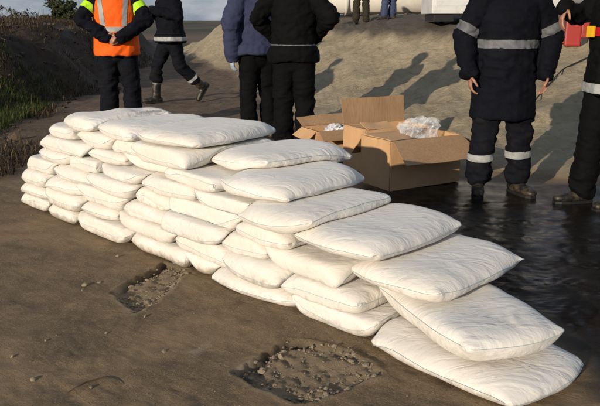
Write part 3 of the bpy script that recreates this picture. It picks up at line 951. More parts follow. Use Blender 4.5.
hz_pts = []
mbr = MB()
g = np.random.default_rng(5)
near_grid = (GX > -2.6) & (GX < 1.8) & (GY > 1.5) & (GY < 5)
hole_cells = np.argwhere(hole > 0.5)
sel = g.choice(len(hole_cells), 900)
for n, (i, j) in enumerate(hole_cells[sel]):
    edge = hole[max(i - 6, 0):i + 7, max(j - 6, 0):j + 7].min() < 0.5
    if not edge and g.random() < 0.6: continue
    r = g.uniform(0.002, 0.0065) if not edge else g.uniform(0.004, 0.017) * (1 if g.random() < .25 else .6)
    V, Fc = lump(r, 1000 + n)
    mbr.add(V + [GX[i, j] + g.uniform(-.01, .01), GY[i, j] + g.uniform(-.01, .01), GZ[i, j] + r * 0.2], Fc)
o = mbr.obj('rubble', M['stone'], smooth=False)
tag(o, 'broken pale stones lying in the two shallow holes in the asphalt', 'rubble', kind='stuff')

def near_z(x, y):
    j = np.argmin(np.abs(xs - x)); i = np.argmin(np.abs(ys - y))
    return GZ[i, j]

mbg = MB()
for n in range(1300):
    x, y = g.uniform(-2.3, 1.2), g.uniform(1.8, 5.0)
    if (x - .72) * W_T[0] + (y - 2.15) * W_T[1] > -0.05: continue
    r = g.uniform(0.0012, 0.0036) * (1.8 if g.random() < .08 else 1)
    V, Fc = lump(r, 3000 + n)
    mbg.add(V + [x, y, near_z(x, y) + r * .3], Fc)
o = mbg.obj('gravel', M['stone'], smooth=False)
tag(o, 'fine loose grit scattered over the asphalt before the wall', 'grit', kind='stuff')

STONES = [((85, 285), .020, 'pale loose stone on the asphalt left of the far hole', ), ((99, 282), .011, 'small loose stone just right of a bigger one, left of the far hole'),
          ((33, 381), .019, 'brownish flat stone lying near the lower left corner'), ((13, 357), .012, 'small dark stone by the left edge of the picture'),
          ((46, 341), .011, 'small pale stone on bare asphalt at lower left'), ((164, 352), .012, 'single pale stone on asphalt midway between the two holes'),
          ((106, 333), .011, 'small dark stone below the far hole'), ((91, 389), .013, 'pale stone near the bottom edge left of centre'),
          ((145, 316), .013, 'dark flat stone just below the far hole rim'), ((118, 256), .016, 'long dark stone close to the foot of the sandbags')]
for n, (p, r, lab) in enumerate(STONES):
    w = at(*p)
    V, Fc = lump(r, 500 + n)
    o = mesh_obj('stone', V, Fc, M['stone'], smooth=False)
    bv = o.modifiers.new('bevel', 'BEVEL'); bv.width = r * .12; bv.segments = 2; bv.limit_method = 'NONE'
    o.location = (w[0], w[1], near_z(w[0], w[1]) + r * .25)
    tag(o, lab, 'stone', 'loose stones on the asphalt')

# a bent dry twig
w0 = [at(*p) for p in ((66, 394), (85, 385), (104, 380), (116, 381), (122, 386))]
o = MB().tube([(p[0], p[1], near_z(p[0], p[1]) + .004) for p in w0], [.0016, .0024, .0026, .002, .001], 6).obj('twig', M['bark'])
tag(o, 'thin bent dry twig lying on the asphalt at lower left', 'twig')

# ------------------------------------------------------------------ blades: grass and dead weeds
def blades(name, pts, hts, lean, width, mat, seed, tint=None):
    g = np.random.default_rng(seed)
    n = len(pts)
    a = g.uniform(0, 2 * math.pi, n); l = g.uniform(.1, 1, n) * lean
    d = np.stack([np.cos(a), np.sin(a), np.zeros(n)], 1)
    w = np.stack([-np.sin(a + g.normal(0, .5, n)), np.cos(a + g.normal(0, .5, n)), np.zeros(n)], 1) * (width * g.uniform(.5, 1.2, n))[:, None]
    up = np.array([0, 0, 1.0])
    b = pts
    mid = b + up * (hts * .6)[:, None] + d * (hts * l * .35)[:, None]
    tip = b + up * (hts * (1 - .35 * l))[:, None] + d * (hts * l)[:, None]
    V = np.stack([b - w * .5, b + w * .5, mid + w * .42, mid - w * .42, tip + w * .06, tip - w * .06], 1).reshape(-1, 3)
    k = np.arange(n)[:, None] * 6
    Q = np.concatenate([k + [0, 1, 2, 3], k + [3, 2, 4, 5]])
    me = fast_mesh(name, V, Q, smooth=False)
    tn = np.repeat(g.random(n) if tint is None else tint, 6)
    at_ = me.attributes.new('tint', 'FLOAT', 'POINT'); at_.data.foreach_set('value', tn.astype(np.float32))
    me.materials.append(mat)
    o = bpy.data.objects.new(name, me); COL.objects.link(o)
    return o

def scatter(n, x0, x1, y0, y1, keep, seed, near_pow=1.0):
    g = np.random.default_rng(seed)
    x = g.uniform(x0, x1, n); y = y0 + (y1 - y0) * g.random(n) ** near_pow
    m = keep(x, y, g)
    x, y = x[m], y[m]
    return np.stack([x, y, terrain_z(x, y) - .01], 1)

def sd_scrub(x, y):
    return sdf_poly(x, y, SCRUB) + 0.35 * fbm(x * 0.6, y * 0.6, oct=3, seed=9)
def keep_grass(x, y, g):
    s = sd_scrub(x, y)
    patch = fbm(x * .9, y * .9, oct=3, seed=201)
    c = np.exp(-(((x + 4.0) / 1.0) ** 2 + ((y - 9.3) / 1.9) ** 2))
    return (s > 0.0) & (s < 4) & (patch + 1.9 * c + g.uniform(-.25, .25, len(x)) > 0.75)
p = scatter(90000, -9, -2.6, 6, 15, keep_grass, 31)
o = blades('grass', p, np.random.default_rng(1).uniform(.05, .17, len(p)), 0.9, .009, M['grass'], 32)
tag(o, 'rough green grass growing over the left earth slope', 'grass', kind='stuff')
def keep_weed(x, y, g):
    s = sd_scrub(x, y)
    patch = fbm(x * 1.1, y * 1.1, oct=4, seed=211)
    return (s > -0.15) & (patch + g.uniform(-.5, .5, len(x)) > -0.22)
p = scatter(150000, -14, -2.4, 5, 26, keep_weed, 35, 1.2)
gg = np.random.default_rng(2)
o = blades('dead_weeds', p, gg.uniform(.04, .16, len(p)) * (1 + 1.6 * (gg.random(len(p)) < .06)), 1.5, .010, M['dead'], 36, tint=gg.random(len(p)) ** 2.2)
tag(o, 'tangled brown dead weeds covering the left earth slope', 'weeds', kind='stuff')
# clods of dug earth
mbc = MB()
cx, cy = gg.uniform(-9, -2.5, 2200), gg.uniform(5, 17, 2200)
ok = sd_scrub(cx, cy) > -0.25
cx, cy = cx[ok], cy[ok]
cz = terrain_z(cx, cy)
lumps = [lump(1.0, 7000 + n) for n in range(40)]
for n in range(len(cx)):
    r = gg.uniform(.012, .05) * (1.7 if gg.random() < .08 else 1)
    V, Fc = lumps[n % 40]
    mbc.add(V * r + [cx[n], cy[n], cz[n] + r * .2], Fc)
m = new_mat('earth_clods', (0.07, 0.048, 0.03), 0.95)
tt_ = NT(m); tt_.put(Base_Color=tt_.mix(tt_.noise(tt_.coord(), 2.5, 5), (0.03, 0.02, 0.013), (0.15, 0.105, 0.065)), Normal=tt_.bump(tt_.noise(tt_.coord(), 40, 5), 0.8, 0.02))
o = mbc.obj('earth_clods', m, smooth=False)
tag(o, 'dark clods of dug earth strewn over the left slope', 'earth', kind='stuff')

# ------------------------------------------------------------------ tree and shrubs on the skyline
def leafy(name, base, height, width, label, cat, seed, n_leaf, leaf, trunk_r, sparse=0.0, crown_lo=0.12, group=None):
    g = np.random.default_rng(seed)
    root = empty(name, base)
    tag(root, label, cat, group)
    mb = MB()
    tips = []
    nst = 3
    for s in range(nst):
        a = g.uniform(0, 6.28); ln = height * g.uniform(.55, .8)
        P0 = Vector((g.uniform(-.05, .05) * width, g.uniform(-.05, .05) * width, -.1))
        P1 = P0 + Vector((math.cos(a) * width * .10, math.sin(a) * width * .10, ln * .5))
        P2 = P1 + Vector((math.cos(a) * width * .14, math.sin(a) * width * .14, ln * .5))
        mb.tube([P0, P1, P2], [trunk_r, trunk_r * .6, trunk_r * .2], 7)
        for q in range(7):
            f = g.uniform(.25, 1)
            b0 = P0.lerp(P1, f * 2) if f < .5 else P1.lerp(P2, f * 2 - 1)
            aa = g.uniform(0, 6.28); bl = width * g.uniform(.2, .42)
            b1 = b0 + Vector((math.cos(aa) * bl, math.sin(aa) * bl, height * g.uniform(.02, .28)))
            mb.tube([b0, b0.lerp(b1, .5) + Vector((0, 0, .04 * height)), b1], [trunk_r * .35, trunk_r * .22, trunk_r * .08], 5)
            tips.append(b1)
    mb.obj('trunk', M['bark'], root)
    # clumps of leaves round the limb ends
    cl = []
    for tp in tips:
        for _ in range(4):
            cl.append(np.array(tp) + g.normal(0, 1, 3) * [width * .09, width * .09, height * .07])
    cl = np.array(cl)
    k = g.integers(0, len(cl), n_leaf)
    rad = g.uniform(.05, .13, len(cl)) * width
    dirs = g.normal(0, 1, (n_leaf, 3)); dirs /= np.linalg.norm(dirs, axis=1)[:, None]
    C = cl[k] + dirs * (rad[k] * g.random(n_leaf) ** .4)[:, None] * [1, 1, .7]
    keep = (C[:, 2] > height * crown_lo) & (g.random(n_leaf) > sparse)
    C = C[keep]; n = len(C)
    A = g.normal(0, 1, (n, 3)); A /= np.linalg.norm(A, axis=1)[:, None]
    Bv = np.cross(A, g.normal(0, 1, (n, 3))); Bv /= np.linalg.norm(Bv, axis=1)[:, None]
    s = (leaf * g.uniform(.6, 1.3, n))[:, None]
    V = np.stack([C - A * s, C + Bv * s * .5, C + A * s, C - Bv * s * .5], 1).reshape(-1, 3)
    Q = np.arange(n * 4).reshape(-1, 4)
    me = fast_mesh('crown', V, Q, smooth=False)
    tn = np.repeat(np.clip(.5 * g.random(len(cl))[k[keep]] + .5 * g.random(n), 0, 1), 4)
    a_t = me.attributes.new('tint', 'FLOAT', 'POINT'); a_t.data.foreach_set('value', tn.astype(np.float32))
    me.materials.append(M['leaf'])
    co = bpy.data.objects.new('crown', me); COL.objects.link(co); co.parent = root
    return root

leafy('tree', (-12.75, 40, gz(-12.75, 40) - .6), 1.75, 3.3, 'dark bushy tree on the skyline beside the orange vest', 'tree', 71, 9000, .085, .07)
leafy('shrub', (-9.9, 22.5, gz(-9.9, 22.5) - .05), .85, 1.2, 'dark leafy shrub on the skyline at the left edge', 'shrub', 72, 2600, .045, .025, group='shrubs on the left skyline')
leafy('shrub', (-8.3, 21.5, gz(-8.3, 21.5) - .05), .55, .9, 'thin half-bare shrub on the skyline left of the bushy tree', 'shrub', 73, 420, .035, .012, sparse=.3, group='shrubs on the left skyline')
leafy('shrub', (-15.5, 46, gz(-15.5, 46) - .05), 1.6, 2.3, 'low grey-green shrub on the skyline between the half-bare shrub and the bushy tree', 'shrub', 74, 3000, .08, .03, group='shrubs on the left skyline')

# ------------------------------------------------------------------ pipe, white unit, red can, hose
pz = gz(2.2, 20.5)
root = empty('pipe', (2.2, 20.5, pz)); tag(root, 'big white pipe lying on the top of the bank', 'pipe')
mb = MB()
n = 40
for (x0, x1, r) in ((-2.6, 6.5, .62),):
    V, Fc = [], []
    for x, rr_ in ((x0, r), (x1, r), (x1, r - .04), (x0, r - .04)):
        for k in range(n):
            V.append((x, rr_ * math.cos(2 * math.pi * k / n), r + rr_ * math.sin(2 * math.pi * k / n)))
    for q in range(4):
        for k in range(n):
            Fc.append((q * n + k, q * n + (k + 1) % n, ((q + 1) % 4) * n + (k + 1) % n, ((q + 1) % 4) * n + k))
    mb.add(V, Fc)
mb.obj('barrel', M['pipe'], root)
for x in (-.9, 2.6):
    mb = MB(); V, Fc = [], []
    for xx, rr_ in ((x - .05, .62), (x - .05, .655), (x + .05, .655), (x + .05, .62)):
        for k in range(n):
            V.append((xx, rr_ * math.cos(2 * math.pi * k / n), .62 + rr_ * math.sin(2 * math.pi * k / n)))
    for q in range(3):
        for k in range(n):
            Fc.append((q * n + k, q * n + (k + 1) % n, (q + 1) * n + (k + 1) % n, (q + 1) * n + k))
    mb.add(V, Fc).obj('joint_band', M['pipe'], root)

uo = atd(431, 28, 12.4)
root = empty('site_unit', (uo[0], 12.4, gz(uo[0] + .6, 12.5)))
tag(root, 'white metal site unit on a dark skid at the top of the bank', 'site unit')
bm = bmesh.new(); bm_box(bm, (1.15, .55, .98), (2.3, 1.1, 1.72), bevel=.02); bm_obj('housing', bm, M['unit'], root)
for x, w in ((.36, .60), (1.10, .76), (1.86, .62)):
    bm = bmesh.new(); bm_box(bm, (x, -.012, 1.0), (w, .022, 1.5), bevel=.006); d_ = bm_obj('door_panel', bm, M['unit'], root)
    bm = bmesh.new(); bm_box(bm, (x - w * .32, -.034, .62), (.03, .02, .12), bevel=.004); bm_obj('latch', bm, M['dark_metal'], d_)
for x in (.22, 2.08):
    bm = bmesh.new(); bm_box(bm, (x, .5, .06), (.34, .9, .13), bevel=.008); bm_obj('skid_foot', bm, M['dark_metal'], root)
bm = bmesh.new(); bm_box(bm, (1.15, .06, .10), (1.3, .05, .03)); bm_obj('skid_rail', bm, M['dark_metal'], root)

h = ground_hit(573, 47)
s_ = h[1] / 10.0
root = empty('jerrycan', h, R(-14), s_); tag(root, 'red plastic jerrycan standing on the bank behind the red belt', 'jerrycan')
bm = bmesh.new(); bm_box(bm, (-.02, 0, .19), (.21, .16, .38), bevel=.02); bm_obj('can', bm, M['red_paint'], root)
bm = bmesh.new(); bm_box(bm, (.135, .01, .24), (.10, .14, .26), bevel=.015); bm_obj('side_tank', bm, M['red_paint'], root)
bm = bmesh.new(); bm_box(bm, (.135, .01, .055), (.09, .12, .11), bevel=.01); bm_obj('foot_block', bm, M['rubber'], root)
MB().tube([(-.09, 0, .37), (-.08, 0, .43), (.05, 0, .43), (.06, 0, .37)], [.014] * 4, 8).obj('handle', M['rubber'], root)
MB().tube([(.07, -.02, .36), (.075, -.03, .42), (.09, -.05, .45)], [.022, .02, .018], 10).obj('spout', M['rubber'], root)
h2 = ground_hit(563, 46)
mb = MB()
mb.limb([(-.10, 0, .02), (-.03, .02, .03), (.04, -.01, .028), (.10, .01, .02)], [(.02, .012), (.035, .02), (.04, .022), (.02, .012)], 10, side=(0, 1, 0))
mb.limb([(-.02, .01, .03), (-.05, -.05, .02)], [.012, .009], 8)
me_ = remesh(mb, .006, 3)
me_.materials.append(M['orange_plastic'])
o = bpy.data.objects.new('glove', me_); COL.objects.link(o); o.location = h2; o.rotation_euler = (0, 0, .2); o.scale = [h2[1] / 10] * 3
tag(o, 'orange work glove lying on the bank beside the red jerrycan', 'glove')
pts = []
for (a, b) in ((520, 116), (533, 103), (541, 95), (549, 86), (556, 78), (563, 72), (572, 66), (590, 58), (615, 52)):
    q = ground_hit(a, b); pts.append((q[0], q[1], q[2] + .008))
o = MB().tube(pts, [.009] * len(pts), 6).obj('cable', M['rubber']); tag(o, 'black cable running up the bank behind the two right people', 'cable')

# ------------------------------------------------------------------ cartons
def plate(name, pts, th, mat, parent, bend=0.0, edge=None):
    """a rectangular board from 4 corner points (a-b along the hinge), with thickness and a slight warp"""
    a, b, c, d = [np.array(p, float) for p in pts]
    nn = np.cross(b - a, d - a); nn /= np.linalg.norm(nn)
    NUp, NVp = 8, 6
    V = []
    for s in (0, 1):
        for i in range(NUp + 1):
            for j in range(NVp + 1):
                u, v = i / NUp, j / NVp
                p = (a * (1 - u) + b * u) * (1 - v) + (d * (1 - u) + c * u) * v
                p = p + nn * (bend * v * v + 0.006 * math.sin(u * 7 + bend * 90) * v - s * th)
                V.append(p)
    st = (NUp + 1) * (NVp + 1)
    I = lambda s, i, j: s * st + i * (NVp + 1) + j
    Fc = []
    for i in range(NUp):
        for j in range(NVp):
            Fc.append((I(0, i, j), I(0, i + 1, j), I(0, i + 1, j + 1), I(0, i, j + 1)))
            Fc.append((I(1, i, j), I(1, i, j + 1), I(1, i + 1, j + 1), I(1, i + 1, j)))
    for i in range(NUp):
        Fc.append((I(0, i, 0), I(1, i, 0), I(1, i + 1, 0), I(0, i + 1, 0)))
        Fc.append((I(0, i, NVp), I(0, i + 1, NVp), I(1, i + 1, NVp), I(1, i, NVp)))
    for j in range(NVp):
        Fc.append((I(0, 0, j), I(0, 0, j + 1), I(1, 0, j + 1), I(1, 0, j)))
        Fc.append((I(0, NUp, j), I(1, NUp, j), I(1, NUp, j + 1), I(0, NUp, j + 1)))
    return mesh_obj(name, V, Fc, mat, parent, smooth=False)

def carton(loc, u_ang, LU, LV, H, label, flaps, tape=True):
    """local x = long side, local y = short side, near corner at the origin"""
    root = empty('cardboard_box', (loc[0], loc[1], gz(loc[0], loc[1]) + .004), u_ang)
    tag(root, label, 'cardboard box', 'cartons behind the wall')
    th = .006
    def panel(p, n='side_panel', mat='card'):
        return plate(n, p, th, M[mat], root)
    panel([(LU, 0, 0), (0, 0, 0), (0, 0, H), (LU, 0, H)])                   # front
    panel([(0, LV, 0), (LU, LV, 0), (LU, LV, H), (0, LV, H)])
    sp = panel([(0, th, 0), (0, LV - th, 0), (0, LV - th, H), (0, th, H)])
    panel([(LU, LV - th, 0), (LU, th, 0), (LU, th, H), (LU, LV - th, H)])
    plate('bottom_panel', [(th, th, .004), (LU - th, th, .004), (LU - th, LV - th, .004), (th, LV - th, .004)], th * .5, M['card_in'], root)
    if tape:
        y = LV * .5
        plate('tape', [(-.003, y + .035, H - .10), (-.003, y - .035, H - .10), (-.003, y - .035, H - .002), (-.003, y + .035, H - .002)], .001, M['tape'], root)
    for (nm, pts, mat, bend) in flaps:
        plate('flap', pts, th, M[mat], root, bend)
    return root

LU, LV, Hh = .70, .39, .385
carton((.69, 5.24), R(30), LU, LV, Hh, 'big open cardboard box in front with clear plastic film spilling out', [
    ('left', [(.004, .01, Hh + .004), (.004, LV - .01, Hh + .004), (.255, LV - .03, Hh + .010), (.255, .03, Hh + .010)], 'card', .004),
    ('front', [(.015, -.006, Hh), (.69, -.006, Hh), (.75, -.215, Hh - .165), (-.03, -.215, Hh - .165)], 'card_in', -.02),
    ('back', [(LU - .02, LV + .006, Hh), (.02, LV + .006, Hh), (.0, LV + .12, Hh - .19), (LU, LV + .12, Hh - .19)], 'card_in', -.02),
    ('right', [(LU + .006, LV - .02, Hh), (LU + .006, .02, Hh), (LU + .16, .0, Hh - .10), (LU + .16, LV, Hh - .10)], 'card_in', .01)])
carton((.56, 5.90), R(27), .66, .37, .37, 'cardboard box behind the front one with its back flap standing upright', [
    ('back', [(.655, .376, .37), (.0, .376, .37), (-.01, .40, .60), (.665, .40, .60)], 'card_in', .012),
    ('left', [(.004, .36, .374), (.004, .01, .374), (.20, .03, .352), (.20, .34, .352)], 'card', .01),
    ('front', [(.02, .004, .378), (.30, .004, .378), (.31, .15, .40), (.03, .15, .405)], 'card', .01)])
carton((.16, 6.36), R(24), .52, .36, .29, 'small half-open cardboard box beside the dark trousers with white wrapping', [
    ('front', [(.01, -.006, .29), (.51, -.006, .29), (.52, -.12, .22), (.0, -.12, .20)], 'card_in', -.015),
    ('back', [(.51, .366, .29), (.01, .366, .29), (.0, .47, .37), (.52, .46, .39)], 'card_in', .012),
    ('left', [(-.006, .02, .29), (-.006, .34, .29), (-.09, .35, .21), (-.09, .01, .20)], 'card', .01)], tape=False)

def crumple(name, loc, size, seed, mat, label, cat, amp=.45, sub=4):
    bm = bmesh.new()
    bmesh.ops.create_icosphere(bm, subdivisions=sub, radius=1.0)
    V = np.array([v.co[:] for v in bm.verts]); Fc = [[v.index for v in f.verts] for f in bm.faces]
    bm.free()
    a = np.abs(fbm(V[:, 0] * 1.7 + seed, V[:, 1] * 1.7, V[:, 2] * 1.7, oct=4, seed=seed, gain=.6))
    b = fbm(V[:, 0] * 1.1, V[:, 1] * 1.1 + seed, V[:, 2] * 1.1, oct=2, seed=seed + 3)
    W = np.stack([fbm(V[:, 0] * 1.5 + 7 * q, V[:, 1] * 1.5 + seed, V[:, 2] * 1.5, oct=3, seed=seed + 40 + q, gain=.55) for q in range(3)], 1)
    V = (V * (0.62 + .35 * amp * a + .2 * b)[:, None] + W * .42) * np.array(size)
    o = mesh_obj(name, V, Fc, mat, smooth=False)
    o.location = loc
    return tag(o, label, cat)
def box_pt(loc, ang, x, y, z):
    return (loc[0] + math.cos(ang) * x - math.sin(ang) * y, loc[1] + math.sin(ang) * x + math.cos(ang) * y, z)
crumple('plastic_film', box_pt((.69, 5.24), R(30), .43, .23, .40), (.19, .15, .15), 11, M['film'], 'crumpled clear plastic film spilling from the big open box', 'plastic film', sub=5)
crumple('wrapping', box_pt((.16, 6.36), R(24), .27, .17, .28), (.15, .12, .06), 23, cloth_mat('white_paper', (.7, .7, .72), .6), 'crumpled white wrapping showing in the small half-open box', 'wrapping')

# ------------------------------------------------------------------ people
def hand(mb, wrist, d, nrm, side, curl=0.5):
    """palm and five fingers; d along the hand, nrm out of the palm, side towards the thumb"""
    w = Vector(wrist); d = Vector(d).normalized(); n = Vector(nrm); n = (n - d * n.dot(d)).normalized()
    s = d.cross(n) * (1 if Vector(side).dot(d.cross(n)) > 0 else -1)
    mb.limb([w - d * .02, w + d * .03, w + d * .085], [(.026, .020), (.040, .017), (.042, .014)], 12, side=s)
    for k, (off, ln) in enumerate(((.030, .074), (.010, .083), (-.011, .077), (-.030, .060))):
        p = w + d * .085 + s * off
        pts = [p - d * .02, p]
        a = 0.15 + curl * (.35 + .08 * k)
        q = p
        for seg in (.42, .33, .25):
            dr = d * math.cos(a) + n * math.sin(a)
            q = q + dr * ln * seg
            pts.append(q); a += curl * .75 + .06
        mb.limb(pts, [.0092, .0092, .0088, .0080, .0068], 8)
    p = w + d * .02 + s * .030
    q1 = p + (d * .55 + s * .75 + n * .35).normalized() * .036
    q2 = q1 + (d * .85 + s * .28 + n * (.3 + .3 * curl)).normalized() * .032
    q3 = q2 + (d * .9 + n * (.3 + .5 * curl)).normalized() * .024
    mb.limb([p - s * .01, p, q1, q2, q3], [.013, .013, .0115, .010, .008], 8)

def folds(me, amp, seed, joints=(), stretch=(7, 7, 15), drape=0.0):
    v, n = mesh_np(me)
    w = np.full(len(v), .55)
    for (j, r) in joints:
        w += 1.3 * np.exp(-((v - np.array(j, np.float32)) ** 2).sum(1) / (2 * r * r))
    a = fbm(v[:, 0] * stretch[0] + v[:, 2] * 3, v[:, 1] * stretch[1] + v[:, 2] * 2, v[:, 2] * stretch[2], oct=3, seed=seed)
    rdg = 1 - 2 * np.abs(a)
    b = fbm(v[:, 0] * 5, v[:, 1] * 5, v[:, 2] * 4, oct=2, seed=seed + 9)
    dr = 1 - 2 * np.abs(fbm(v[:, 0] * 7 + 5, v[:, 1] * 7, v[:, 2] * 1.6, oct=2, seed=seed + 15))
    v = v + n * (amp * (w * (rdg * .8 + b * .6) + .75 * drape * dr * sstep(1.3, 1.0, v[:, 2])))[:, None]
    me.vertices.foreach_set('co', v.astype(np.float32).ravel()); me.update()

def link(name, me, mat, parent):
    me.name = name
    me.materials.clear(); me.materials.append(mat)
    me.polygons.foreach_set('use_smooth', [True] * len(me.polygons))
    o = bpy.data.objects.new(name, me); COL.objects.link(o); o.parent = parent
    return o

def band(src, pt, nrm, hw, mat, parent, name='reflective_band', keep=None, off=.004, cuts=()):
    """a strip of tape cut from the garment's own surface"""
    bm = bmesh.new(); bm.from_mesh(src.data)
    nrm = Vector(nrm).normalized(); pt = Vector(pt)
    for sgn in (1, -1):
        bmesh.ops.bisect_plane(bm, geom=bm.verts[:] + bm.edges[:] + bm.faces[:], plane_co=pt + nrm * hw * sgn, plane_no=nrm * sgn, clear_outer=True)
    for (cp, cn) in cuts:                                   # clear everything on the cn side
        bmesh.ops.bisect_plane(bm, geom=bm.verts[:] + bm.edges[:] + bm.faces[:], plane_co=cp, plane_no=cn, clear_outer=True)
    if keep:
        bad = [f for f in bm.faces if not keep(f.calc_center_median())]
        bmesh.ops.delete(bm, geom=bad, context='FACES')
    bm.normal_update()
    for v in bm.verts: v.co += v.normal * off
    return bm_obj(name, bm, mat, parent, smooth=True)

def person(label, loc, rz, outfit, legs=None, arms=None, scale=1.0, voxel=.011, seed=0, lean=0.0, head_turn=0.0):
    root = empty('person', (loc[0], loc[1], gz(loc[0], loc[1])), rz, scale)
    tag(root, label, 'person')
    L = {1: ((.105, -.015, .50), (.115, .02, .09), (.03, -1)), -1: ((-.105, -.015, .50), (-.115, .02, .09), (-.03, -1))}
    if legs: L.update(legs)
    A = {1: ((.275, .03, 1.16), (.285, -.04, .90), (0, -.1, -1), (-1, 0, 0), .5), -1: ((-.275, .03, 1.16), (-.285, -.04, .90), (0, -.1, -1), (1, 0, 0), .5)}
    if arms: A.update(arms)
    # --- body, one surface
    mb = MB()
    mb.limb([(0, .01, .88), (0, .01, 1.0), (0, 0, 1.12), (0, -.005, 1.27), (0, 0, 1.40), (0, .01, 1.47)], [(.15, .10), (.14, .09), (.135, .085), (.155, .10), (.16, .10), (.09, .07)], 16, side=(1, 0, 0))
    mb.limb([(0, .01, 1.46), (0, -.005, 1.60)], [.056, .055], 12)
    ht = Matrix.Rotation(head_turn, 3, 'Z')
    H = lambda x, y, z: tuple(ht @ Vector((x, y, 0)) + Vector((0, 0, z)))
    hd = MB()
    hd.ball((0, .008, 1.665), (.076, .094, .105)); hd.ball((0, -.032, 1.605), (.056, .062, .062)); hd.ball((0, -.058, 1.575), (.03, .028, .024))
    hd.limb([(0, -.088, 1.665), (0, -.108, 1.632)], [.010, .016], 8); hd.limb([(-.02, -.088, 1.598), (.02, -.088, 1.598)], [.010, .010], 8)
    hd.limb([(-.045, -.078, 1.685), (0, -.088, 1.682), (.045, -.078, 1.685)], [.010, .011, .010], 8)
    for s in (1, -1): hd.ball((s * .078, .01, 1.645), (.012, .024, .034), 10, 8); hd.ball((s * .045, -.06, 1.63), (.024, .024, .026), 10, 8)
    mb.add([H(*v) for v in hd.v], hd.f)
    for s in (1, -1):
        sh = (s * .175, 0, 1.43); el, wr, hdir, pn, cu = A[s]
        mb.limb([(s * .08, 0, 1.43), sh, el, wr], [.055, .052, .040, .027], 12)
        hand(mb, wr, hdir, pn, Vector((0, -1, .2)) if abs(Vector(hdir).normalized().y) < .7 else Vector((0, 0, 1)), cu)
        kn, an, toe = L[s]
        mb.limb([(s * .085, .01, .92), kn, an], [.082, .055, .040], 12)
        an_ = Vector(an); td = Vector((toe[0], toe[1], 0)).normalized()
        tl = outfit.get('tilt', {}).get(s, 0.0)
        dn_ = Vector((0, 0, -1)) if not tl else -(td * math.sin(tl) + Vector((0, 0, 1)) * math.cos(tl))
        if tl: td = (td * math.cos(tl) + Vector((0, 0, -1)) * math.sin(tl)).normalized()
        mb.limb([an_ - td * .04 + dn_ * .04, an_ + td * .14 + dn_ * .055], [.035, .026], 10)
    body = link('body', remesh(mb, min(voxel, .0075) if voxel < .014 else .012, 2), M['skin'], root)
    # eyes and hair
    for s in (1, -1):
        e = MB().ball(H(s * .032, -.082, 1.662), (.012, .008, .008), 10, 8).obj('eye', M['hair'], body)
    bm = bmesh.new()
    hb = MB().ball((0, .018, 1.688), (.084, .098, .098), 24, 18)
    vs_ = [bm.verts.new(H(*v)) for v in hb.v]
    hn = Matrix.Rotation(-head_turn, 3, 'Z')
    for f in hb.f:
        c_ = sum((Vector(hb.v[i]) for i in f), Vector()) / 4
        if c_.y < -.045 and c_.z < 1.735: continue
        if c_.z < 1.635 and c_.y < .05: continue
        try: bm.faces.new([vs_[i] for i in f])
        except ValueError: pass
    for v in [v for v in bm.verts if not v.link_faces]: bm.verts.remove(v)
    hair = bm_obj('hair', bm, M['hair'], body, smooth=True)
    sm = hair.modifiers.new('s', 'SOLIDIFY'); sm.thickness = .012; sm.offset = 0
    # --- trousers
    O = outfit
    tw = O.get('leg', 1.0); hemz = O.get('trouser_hem', .10)
    mb = MB()
    mb.limb([(0, .01, .84), (0, .012, .95), (0, .008, 1.06)], [(.165, .125), (.175, .13), (.16, .12)], 18, side=(1, 0, 0))
    ends = {}
    for s in (1, -1):
        kn, an, toe = [Vector(q) if len(q) == 3 else q for q in L[s]]
        f = max(0.0, min(1.0, (hemz - an.z) / (kn.z - an.z)))
        end = an.lerp(kn, f); ends[s] = (kn, an, end)
        hp = Vector((s * .088, .012, .90))
        mb.limb([hp, hp.lerp(kn, .5), kn, kn.lerp(end, .5), end + (kn - an).normalized() * .03], [.112 * tw, .100 * tw, .084 * tw, .082 * tw, .082 * tw], 16)
    me = remesh(mb, voxel, 3)
    folds(me, O.get('fold', .012), seed + 1, [((ends[s][0]), .09) for s in (1, -1)] + [((ends[s][2]), .10) for s in (1, -1)], (6, 6, 13))
    trousers = link('trousers', me, M[O['trousers']], root)
    for (fr, hw, mt) in O.get('leg_bands', []):
        for s in (1, -1):
            kn, an, end = ends[s]
            band(trousers, an.lerp(kn, fr), kn - an, hw, M[mt], trousers, keep=lambda c, s=s: c.x * s > -.02 or True)
            if abs(ends[1][0].z - ends[-1][0].z) < .03 and abs(ends[1][1].y - ends[-1][1].y) < .05: break
    # --- boots
    for s in (1, -1):
        kn, an, toe = L[s]; an = Vector(an); kn = Vector(kn)
        ax = (kn - an).normalized(); tilt = O.get('tilt', {}).get(s, 0.0)
        td = Vector((toe[0], toe[1], 0)).normalized()
        dn = Vector((0, 0, -1))
        if tilt:                                            # heel lifted: the foot points down
            td = (td * math.cos(tilt) + Vector((0, 0, -1)) * math.sin(tilt)).normalized()
            dn = -(Vector((toe[0], toe[1], 0)).normalized() * math.sin(tilt) + Vector((0, 0, 1)) * math.cos(tilt))
        sd = td.cross(dn)
        heel = an - td * .055 + dn * .048
        mb = MB()
        mb.limb([heel, an + td * .04 + dn * .040, an + td * .12 + dn * .050, an + td * .185 + dn * .056], [(.040, .042), (.046, .044), (.050, .036), (.042, .028)], 14, side=sd)
        mb.limb([an + td * .0 + dn * .01, an + ax * O.get('boot_h', .16)], [(.055, .06), (.060, .062)], 14, side=sd)
        me = remesh(mb, .010, 3); folds(me, .004, seed + 30 + s, [(an, .06)], (9, 9, 26))
        boot = link('boot', me, M['boot'], root)
        mb = MB()
        prof = [(-.082, .024), (-.055, .034), (.02, .040), (.10, .046), (.165, .042), (.205, .024)]
        top = []; bott = []
        for q, wd in prof:
            for sg in (1, -1):
                pp = an + td * q + sd * (wd * sg)
                top.append(pp + dn * .072); bott.append(pp + dn * .092)
        n_ = len(prof); V = top + bott; Fc = []
